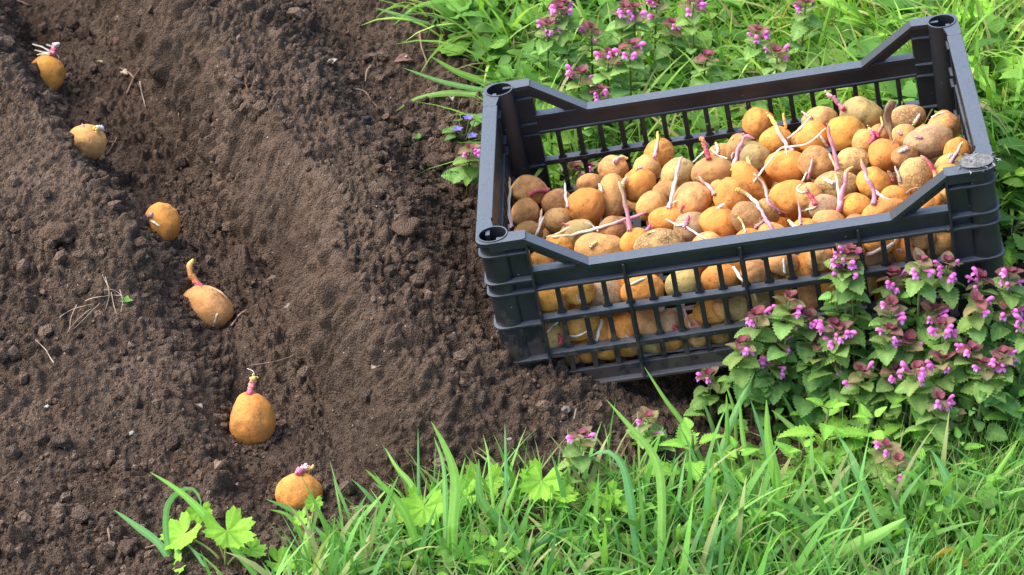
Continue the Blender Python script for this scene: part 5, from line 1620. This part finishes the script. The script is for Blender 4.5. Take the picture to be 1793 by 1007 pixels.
random.seed(9)
LT = (.30, .235, .16); BRN = (.20, .125, .085)
for a in [
 ([[(180,485),(190,505),(205,520)],[(150,530),(185,522),(220,520)],[(160,545),(140,560),(118,585)],[(175,535),(150,560),(130,580)],[(195,515),(200,540),(205,555)],[(105,560),(128,545),(165,535)],[(170,515),(200,512),(225,535)],[(185,490),(192,520),(185,545)],[(135,538),(125,560),(122,580)],[(210,510),(215,530),(212,552)]], 1.0, (.31, .235, .16), 'dry_roots', 'tangle of dry pale grass roots lying on the left bank', 'roots'),
 ([[(405,575),(418,558),(432,546)],[(418,558),(428,549),(436,551)]], 2.2, (.34,.21,.13), 'root', 'curved brown root sticking out right of the leaning potato', 'root'),
 ([[(222,168),(235,140),(250,118)],[(235,140),(222,128),(210,122)]], 2.4, BRN, 'twig', 'forked brown twig on the trench slope right of the topmost potato', 'twig'),
 ([[(245,145),(249,168),(255,192)]], 1.6, (.30,.24,.19), 'twig', 'thin curved grey twig below the forked twig', 'twig'),
 ([[(310,178),(314,192),(313,208)]], 2.2, (.40,.26,.13), 'straw', 'short tan straw lying on the trench slope', 'straw'),
 ([[(540,425),(536,440),(538,455)]], 1.3, (.38,.33,.28), 'root', 'short pale root hair on the ridge flank in mid photo', 'root'),
 ([[(618,158),(640,165),(652,182),(668,196)]], 1.6, BRN, 'root', 'long thin brown root curving over flat soil left of the crate', 'root'),
 ([[(440,645),(465,640),(500,632),(526,618)]], 1.5, (.16,.11,.08), 'root', 'dark root winding right of the egg-shaped potato sprout', 'root'),
 ([[(735,60),(738,85),(745,105),(748,118)]], 2.4, BRN, 'twig', 'brown stalk lying on soil under the arching grass at the top', 'twig'),
 ([[(650,118),(642,130),(640,146)]], 2.0, (.3,.2,.12), 'twig', 'small bent twig on the flat soil near the dead leaf', 'twig'),
 ([[(112,768),(116,775),(113,790)]], 1.5, LT, 'straw', 'short pale straw by the broken clod low left', 'straw'),
 ([[(205,245),(195,262),(188,272)]], 1.4, BRN, 'root', 'dark root just right of the second potato from top', 'root'),
 ([[(1055,262),(1075,240),(1100,205)]], 3.5, (.24,.10,.07), 'dead_stalk', 'reddish dead stalk seen through the back slats, leftmost', 'stalk'),
 ([[(1068,268),(1090,255),(1120,240)],[(1030,270),(1060,262),(1085,262)]], 2.6, (.26,.12,.08), 'dead_stalk', 'forked reddish dead stalk behind the back slats near the heap', 'stalk'),
 ([[(1005,738),(1008,724),(1011,712)],[(985,735),(992,728),(998,724)]], 1.3, LT, 'root', 'pale forked root beside the round pebble under the crate', 'root'),
 ([[(95,640),(75,610),(62,598)]], 1.3, LT, 'root', 'short pale root below the dry root tangle', 'root'),
 ([[(190,930),(192,945),(194,960)]], 2.4, BRN, 'twig', 'dark twig standing out of soil left of the loop grass', 'twig'),
 ([[(20,0),(40,8),(55,14)]], 3.5, (.14,.09,.07), 'root', 'thick dark root at the top left corner', 'root'),
 ([[(255,965),(275,958),(298,955)]], 2.0, (.22,.14,.11), 'twig', 'reddish twig beneath the big cranesbill', 'twig'),
]:
    strand(*a)


def flake(name, label, cat, px, py, L, W, color, seed):
    t, P = ground_hit(px, py, 0, lambda x, y: Hd_v(x, y)); rs = random.Random(seed)
    V, Q, C = leaf(L * .85 * t / F, W * .85 * t / F, OVATE, 3, .15, rs.uniform(.5, 1.2), .4, tuple(v * .72 for v in color), .2, seed=seed)
    mb = MB(); put(mb, (V, Q, C), P + np.array((0, 0, .004)), rs.uniform(0, 6), rs.uniform(.3, .9), rs.uniform(-.4, .4))
    o = mb.build(name, M_DRY); s = o.modifiers.new('s', 'SOLIDIFY'); s.thickness = .0005
    return tag(o, label, cat)


for i, a in enumerate([
 ('dry_leaf','pale dry leaf scrap on the ridge top','leaf',578,118,26,20,(.42,.38,.32)),('dry_leaf','beige leaf chip right of the topmost potato','leaf',214,129,20,16,(.40,.32,.22)),
 ('dry_leaf','small yellowish leaf chip between topmost potato and forked twig','leaf',180,114,14,9,(.45,.40,.22)),('dead_leaf','curled brown dead leaf on soil under the arching grass','leaf',722,108,44,30,(.24,.13,.10)),
 ('dry_leaf','pale leaf scrap left of the curled dead leaf','leaf',708,103,16,12,(.48,.40,.34)),('dry_leaf','pinkish bark chip right of the egg-shaped potato row, on the ridge flank','leaf',650,650,32,16,(.30,.22,.18)),
 ('dry_leaf','brown bark chip on the bank left of the lowest potatoes','leaf',385,812,34,16,(.26,.17,.12)),('dry_leaf','flat rosy stone-like chip above the last potato','leaf',412,853,14,12,(.3,.2,.18)),
 ('dry_leaf','greyish leaf flake on the bank left of the egg-shaped potato','leaf',345,714,22,14,(.24,.2,.17)),('dry_leaf','brown leaf flake at the top beside the grass','leaf',795,70,34,24,(.22,.13,.09)),
 ('dry_leaf','light flake on the soil beside the back left post','leaf',790,175,30,12,(.40,.33,.28)),
]):
    flake(*a, 500 + i)
# single green seedlings on the soil
for i, (px, py, lab) in enumerate([(733,247,'tiny green seedling leaf alone on the soil left of the crate'), (222,533,'tiny green seedling at the edge of the dry roots')]):
    t, P = ground_hit(px, py, 0, lambda x, y: Hd_v(x, y)); mb = MB()
    for q in range(2 + i):
        put(mb, leaf(.010, .007, OVATE, 0, 0, .5, .2, (.12, .28, .05), 0, seed=q), P + np.array((0, 0, .004)), q * 2.2, .6)
    tag(mb.build('seedling', M_LEAF), lab, 'seedling')
# the dry strip of dead potato stem lying on the heap
mb = MB(); n = 14
e_t = min(e['t'] - e['c'] for e in ents if abs(e['px'] - 1560) < 40 and abs(e['py'] - 225) < 40)
q = spline([(1564,176,0),(1556,190,0),(1553,205,0),(1556,224,0),(1563,248,0)], n); V = []; C = []
for i in range(n):
    u = i / (n - 1); w_ = (3 + 6 * math.sin(math.pi * min(1, u * 1.05 + .12))) ; a = .9 * math.sin(u * 5)
    for k in (-1, -.5, 0, .5, 1):
        V.append(at(q[i][0] + k * w_ * math.cos(a) , q[i][1] + k * w_ * .3, e_t - .004 + .006 * (k * math.sin(a) + .4 * (k * k)) + .002 * noise.noise(Vector((u * 6, k, 0))))); C.append(np.array((.27, .16, .085)) * random.uniform(.6, 1.2))
idx_ = np.arange(n * 5).reshape(n, 5)
mb.add(np.array(V), np.stack([idx_[:-1, :-1], idx_[:-1, 1:], idx_[1:, 1:], idx_[1:, :-1]], -1).reshape(-1, 4), np.array(C))
o = mb.build('dried_peel', M_DRY); s = o.modifiers.new('s', 'SOLIDIFY'); s.thickness = .0012
tag(o, 'curled brown strip of dried skin standing among potatoes near the back right', 'dried skin')

# ------------------------------------------------------------------ camera, light
cd = bpy.data.cameras.new('camera'); co = bpy.data.objects.new('camera', cd); col.objects.link(co)
co.location = CAM; co.rotation_euler = (R(90) - PITCH, 0, 0)
cd.sensor_width = 36; cd.lens = F / 1793 * 36; cd.clip_end = 3000; cd.clip_start = .05
cd.dof.use_dof = True; cd.dof.focus_distance = 3.42; cd.dof.aperture_fstop = 16
scn.camera = co
w = bpy.data.worlds.new('World'); scn.world = w; w.use_nodes = True
nt = w.node_tree; nt.nodes.clear()
sky = nt.nodes.new('ShaderNodeTexSky'); sky.sky_type = 'NISHITA'; sky.sun_disc = False
SUN_EL, SUN_AZ = R(50), R(-80)
sky.sun_elevation = SUN_EL; sky.sun_rotation = SUN_AZ; sky.air_density = 1.0; sky.dust_density = 1.4; sky.ozone_density = .8
bg = nt.nodes.new('ShaderNodeBackground'); bg.inputs['Strength'].default_value = .15
wo = nt.nodes.new('ShaderNodeOutputWorld')
nt.links.new(sky.outputs[0], bg.inputs[0]); nt.links.new(bg.outputs[0], wo.inputs[0])
sl = bpy.data.lights.new('sun', 'SUN'); sl.energy = 2.3; sl.angle = R(64); sl.color = (1, .95, .86)
so_ = bpy.data.objects.new('sun', sl); col.objects.link(so_)
d = Vector((math.sin(SUN_AZ) * math.cos(SUN_EL), math.cos(SUN_AZ) * math.cos(SUN_EL), math.sin(SUN_EL)))
so_.rotation_euler = d.to_track_quat('Z', 'Y').to_euler()
so_.location = (0, 0, 5)
scn.view_settings.view_transform = 'Standard'; scn.view_settings.look = 'None'
scn.view_settings.exposure = 1.56; scn.view_settings.gamma = 1
scn.render.engine = 'CYCLES'
scn.cycles.max_bounces = 8; scn.cycles.diffuse_bounces = 3; scn.cycles.glossy_bounces = 3; scn.cycles.transmission_bounces = 4
scn.cycles.use_denoising = True
